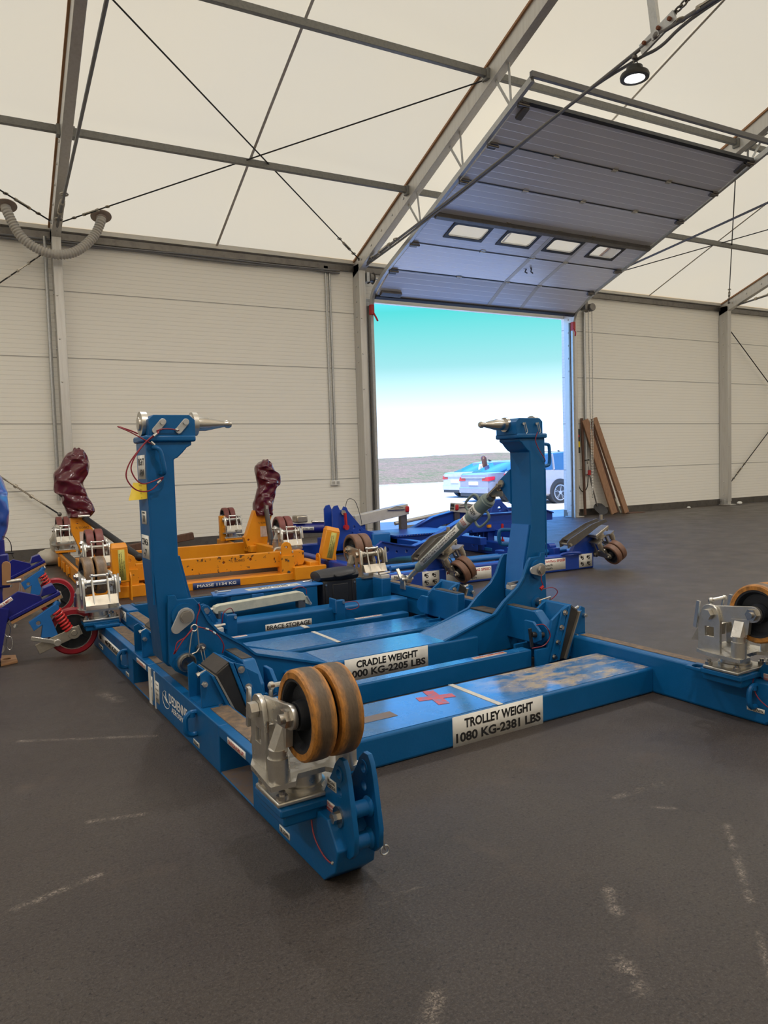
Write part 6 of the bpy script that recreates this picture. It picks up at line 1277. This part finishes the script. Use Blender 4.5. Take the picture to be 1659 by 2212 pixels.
# ------------------------------------------------------------------ outside: three parked cars, a woman
def car(xr, yn, L_, W_, prof, paint, label, suv=False):
    """nose towards +x; prof = stations (t, z_low, z_belt, z_roof, half width factor)"""
    o = thing('car', (xr+L_/2, yn+W_/2, 0), label, 'car'); yc = yn+W_/2
    m = MB(); rs = []
    for t, zl, zb, zr, hw in prof:
        x = xr+t*L_; h = W_/2*hw; zm = zl+(zb-zl)*.55
        rs.append([(x, yc-h*.90, zl), (x, yc-h*.99, zl+.06), (x, yc-h, zm), (x, yc-h*.95, zb-.02), (x, yc-h*.90, zb), (x, yc+h*.90, zb), (x, yc+h*.95, zb-.02), (x, yc+h, zm), (x, yc+h*.99, zl+.06), (x, yc+h*.90, zl)])
    m.rings(rs); body = m.build('body', paint, o, sharp=28)
    st = [(xr+t*L_, zb, zr, hw) for t, zl, zb, zr, hw in prof if zr > zb+.005]
    m = MB(); m.rings([[(x, yc-W_/2*hw*.885, zb-.01), (x+0, yc-W_/2*hw*(.885-.30*(zr-zb)), zr-.03), (x, yc-W_/2*hw*(.80-.30*(zr-zb)), zr), (x, yc+W_/2*hw*(.80-.30*(zr-zb)), zr), (x, yc+W_/2*hw*(.885-.30*(zr-zb)), zr-.03), (x, yc+W_/2*hw*.885, zb-.01)] for x, zb, zr, hw in st]); m.build('glazing', 'car_glass', o, sharp=28)
    top = max(s[2] for s in st); rf = [s for s in st if s[2] > top-.13]
    m = MB(); m.rings([[(x, yc-W_/2*hw*(.83-.30*(zr-zb)), zr-.022), (x, yc-W_/2*hw*(.80-.30*(zr-zb)), zr+.008), (x, yc+W_/2*hw*(.80-.30*(zr-zb)), zr+.008), (x, yc+W_/2*hw*(.83-.30*(zr-zb)), zr-.022)] for x, zb, zr, hw in rf]); m.build('roof', paint, o, sharp=28)
    # pillars
    for xx in ([.30, .52, .70] if not suv else [.16, .36, .58]):
        x = xr+xx*L_; s = min(st, key=lambda q: abs(q[0]-x))
        for sg in (-1, 1):
            m = MB(); m.bar((x-.03, yc+sg*W_/2*s[3]*.90, s[1]), (x+.03, yc+sg*W_/2*s[3]*(.885-.30*(s[2]-s[1])+.012), s[2]-.02), .025, .09, (0, 1, 0)); m.build('pillar', paint, o)
    wr = .34 if suv else .325
    for t in (.19, .79):
        for sg in (-1, 1):
            x = xr+t*L_; y = yc+sg*(W_/2-.10)
            m = MB(); m.cyl((x, y-.115, wr+.04), (x, y+.115, wr+.04), wr+.065, seg=36); m.build('wheel_arch', 'car_trim', o)
            m = MB(); m.lathe([(wr-.10, -.11), (wr-.02, -.12), (wr, -.09), (wr, .09), (wr-.02, .12), (wr-.10, .11)], (x, y, wr), (0, 1, 0), 36); wh = m.build('tyre', 'tyre', o)
            m = MB(); yo = y+sg*.118
            m.ring((x, yo-.004, wr), (x, yo+.004, wr), wr-.085, wr-.115, 36); m.cyl((x, yo-.006, wr), (x, yo+.006, wr), .06, seg=20)
            for q in range(5):
                for dq in (-.13, .13):
                    an = 2*PI*q/5+dq+.3; d_ = Vector((math.cos(an), 0, math.sin(an))); m.bar(Vector((x, yo, wr))+d_*.05, Vector((x, yo, wr))+d_*(wr-.10), .012, .022, (0, 1, 0))
            m.build('alloy_wheel', 'rim', o)
    p0 = prof[0]; zt = p0[2]-.06
    for sg in (-1, 1):
        m = MB(); m.hexa([(xr-.012, yc+sg*W_/2*.98*q, z) for q, z in ()] or [(xr-.02, yc+sg*W_*.27, zt-.15), (xr-.02, yc+sg*W_*.478, zt-.17), (xr+.22, yc+sg*W_*.502, zt-.12), (xr+.10, yc+sg*W_*.27, zt-.14), (xr-.0, yc+sg*W_*.27, zt-.03), (xr-.0, yc+sg*W_*.465, zt-.01), (xr+.26, yc+sg*W_*.490, zt+.0), (xr+.10, yc+sg*W_*.27, zt-.02)]); m.build('tail_lamp', 'tail_red', o, bevel=.012)
    MB().box(xr-.03, xr+.03, yc-.26, yc+.26, zt-.30 if not suv else zt-.22, zt-.18 if not suv else zt-.10).build('number_plate', 'plastic_white', o)
    MB().box(xr-.05, xr+.10, yc-W_*.46, yc+W_*.46, .30, .52).build('rear_bumper', paint, o, bevel=.04, seg=3)
    MB().box(xr-.04, xr+.10, yc-W_*.42, yc+W_*.42, .20, .31).build('diffuser', 'car_trim', o, bevel=.02)
    MB().box(xr-.035, xr+.02, yc-W_*.38, yc+W_*.38, zt-.055, zt-.03).build('chrome_strip', 'rim', o)
    m = MB(); x = xr+.36*L_; m.hexa([(x, yc-.02, top-.01), (x+.16, yc-.03, top-.01), (x+.16, yc+.03, top-.01), (x, yc+.02, top-.01), (x-.02, yc-.01, top+.075), (x+.02, yc-.01, top+.06), (x+.02, yc+.01, top+.06), (x-.02, yc+.01, top+.075)]); m.build('roof_aerial', 'car_trim', o)
    for sg in (-1, 1): MB().box(xr+.63*L_, xr+.68*L_, yc+sg*W_*.5-.0 if sg > 0 else yc-W_*.5-.16, yc+W_*.5+.16 if sg > 0 else yc-W_*.5, .93, 1.06).build('door_mirror', paint, o, bevel=.03)
    for x in (.35, .55): MB().box(xr+x*L_, xr+x*L_+.16, yc-W_/2-.02, yc-W_/2+.0, .84, .875).build('door_handle', 'rim', o, bevel=.006)
    return o
SED = [(0, .38, .95, .95, .90), (.02, .26, 1.00, 1.00, .96), (.10, .22, 1.03, 1.04, .99), (.17, .20, 1.01, 1.14, 1), (.28, .20, .99, 1.36, 1), (.40, .20, .97, 1.435, 1), (.52, .20, .95, 1.43, 1), (.62, .20, .94, 1.30, 1), (.73, .20, .93, .96, 1), (.88, .20, .85, .85, .98), (.97, .24, .74, .74, .92), (1, .34, .62, .62, .82)]
SUV = [(0, .42, 1.06, 1.10, .90), (.02, .30, 1.08, 1.26, .96), (.06, .26, 1.08, 1.50, .99), (.13, .25, 1.07, 1.60, 1), (.30, .25, 1.05, 1.645, 1), (.48, .25, 1.03, 1.63, 1), (.60, .25, 1.02, 1.44, 1), (.72, .25, 1.02, 1.05, 1), (.88, .26, .95, .95, .98), (.97, .30, .82, .82, .92), (1, .40, .68, .68, .84)]
car(15.2, 20.45, 4.75, 1.85, SED, 'car_grey', 'grey blue saloon car with bright red tail lamps, nearest the woman outside')
car(16.8, 24.0, 4.75, 1.85, SED, 'car_silver', 'pale silver saloon car, leftmost of the parked cars outside')
car(15.45, 18.2, 4.5, 1.84, SUV, 'car_suv', 'tall silver grey SUV with roof rails, rightmost of the parked cars outside', True)

# woman standing between the saloons: one skinned body, hair and clothes as children
PX, PY = 16.78, 22.92
W1 = thing('person', (PX, PY, 0), 'woman with long brown hair and white top standing behind the grey saloon', 'person')
def skinned(name, mat, verts, edges, parent, lv=2):
    me = bpy.data.meshes.new(name); off = OFF[parent.name]
    me.from_pydata([Vector(v[:3])+Vector((PX, PY, 0))-off for v in verts], edges, []); me.materials.append(MAT[mat])
    ob = bpy.data.objects.new(name, me); COL.objects.link(ob); ob.parent = parent; OFF[ob.name] = off
    ob.modifiers.new('skin', 'SKIN')
    if not me.skin_vertices: me.skin_vertices.new()
    for i, v in enumerate(verts): r = v[3]; me.skin_vertices[0].data[i].radius = (r, r) if not isinstance(r, tuple) else r
    me.skin_vertices[0].data[0].use_root = True
    s = ob.modifiers.new('smooth', 'SUBSURF'); s.levels = lv; s.render_levels = lv
    return ob
V = [(0, 0, .92, (.15, .11)), (0, 0, 1.08, (.115, .085)), (0, 0, 1.26, (.145, .10)), (0, 0, 1.345, .05), (0, .01, 1.42, .046)]
E = [(0, 1), (1, 2), (2, 3), (3, 4)]
V += [(.0, .01, 1.47, .068), (0, .005, 1.54, .078), (0, .0, 1.60, .045)]; E += [(4, 5), (5, 6), (6, 7)]
for sg in (-1, 1):
    b0 = len(V); V += [(.0+sg*.16, 0, 1.29, .046), (sg*.20, .0, 1.05, .038), (sg*.205, .09, .84, .028), (sg*.205, .11, .78, .028), (sg*.20, .12, .74, .026)]
    E += [(2, b0), (b0, b0+1), (b0+1, b0+2), (b0+2, b0+3), (b0+3, b0+4)]
    for q, (dx, ln) in enumerate(((-.028, .075), (-.010, .085), (.009, .080), (.026, .065))):
        f0 = len(V); V += [(sg*.20+dx, .128, .725-.01, .0095), (sg*.20+dx, .136, .725-ln*.55, .009), (sg*.20+dx*.9, .128, .725-ln, .008)]; E += [(b0+4, f0), (f0, f0+1), (f0+1, f0+2)]
    f0 = len(V); V += [(sg*.165, .125, .755, .010), (sg*.155, .135, .715, .009)]; E += [(b0+3, f0), (f0, f0+1)]
    l0 = len(V); V += [(sg*.085, 0, .86, .088), (sg*.088, -.01, .48, .058), (sg*.088, .02, .30, .052), (sg*.088, .03, .085, .036), (sg*.088, -.08, .035, .034), (sg*.09, -.15, .025, .026)]
    E += [(0, l0), (l0, l0+1), (l0+1, l0+2), (l0+2, l0+3), (l0+3, l0+4), (l0+4, l0+5)]
bd = skinned('body', 'skin', V, E, W1)
skinned('blouse', 'cloth_white', [(0, 0, .93, (.165, .125)), (0, 0, 1.08, (.128, .098)), (0, 0, 1.25, (.160, .115)), (0, 0, 1.325, (.085, .07)), (-.165, 0, 1.285, .056), (-.203, 0, 1.07, .048), (.165, 0, 1.285, .056), (.203, 0, 1.07, .048)], [(0, 1), (1, 2), (2, 3), (2, 4), (4, 5), (2, 6), (6, 7)], W1)
skinned('trousers', 'cloth_jeans', [(0, 0, .91, (.162, .12)), (-.085, 0, .84, .098), (-.088, -.01, .48, .068), (-.088, .02, .11, .058), (.085, 0, .84, .098), (.088, -.01, .48, .068), (.088, .02, .11, .058)], [(0, 1), (1, 2), (2, 3), (0, 4), (4, 5), (5, 6)], W1)
m = MB(); m.sph((PX, PY+.012, 1.535), .098, 18, (.95, 1.02, 1.0))
rs = []
for z, hx, hy, oy in ((1.58, .085, .075, -.02), (1.50, .10, .085, -.03), (1.40, .105, .075, -.05), (1.28, .115, .06, -.075), (1.18, .10, .045, -.09), (1.10, .05, .02, -.09)):
    rs.append([(PX+hx*math.cos(2*PI*k/20)*(1+.06*math.sin(5*k)), PY+oy+hy*math.sin(2*PI*k/20), z) for k in range(20)])
m.rings(rs); m.build('hair', 'hair_brown', W1, sharp=0)
m = MB()
for sg in (-1, 1): m.sph((PX+sg*.03, PY+.085, 1.535), .010, 8)
m.build('eye', 'plastic_white', W1)
m = MB(); m.prism([(PY+.075, 1.54), (PY+.105, 1.505), (PY+.075, 1.50)], 'vz', PX-.012, PX+.012); m.build('nose', 'skin', W1, bevel=.006)
m = MB(); m.sph((PX, PY+.075, 1.475), .02, 8, (1.2, .5, .4)); m.build('mouth', 'tape_red', W1)
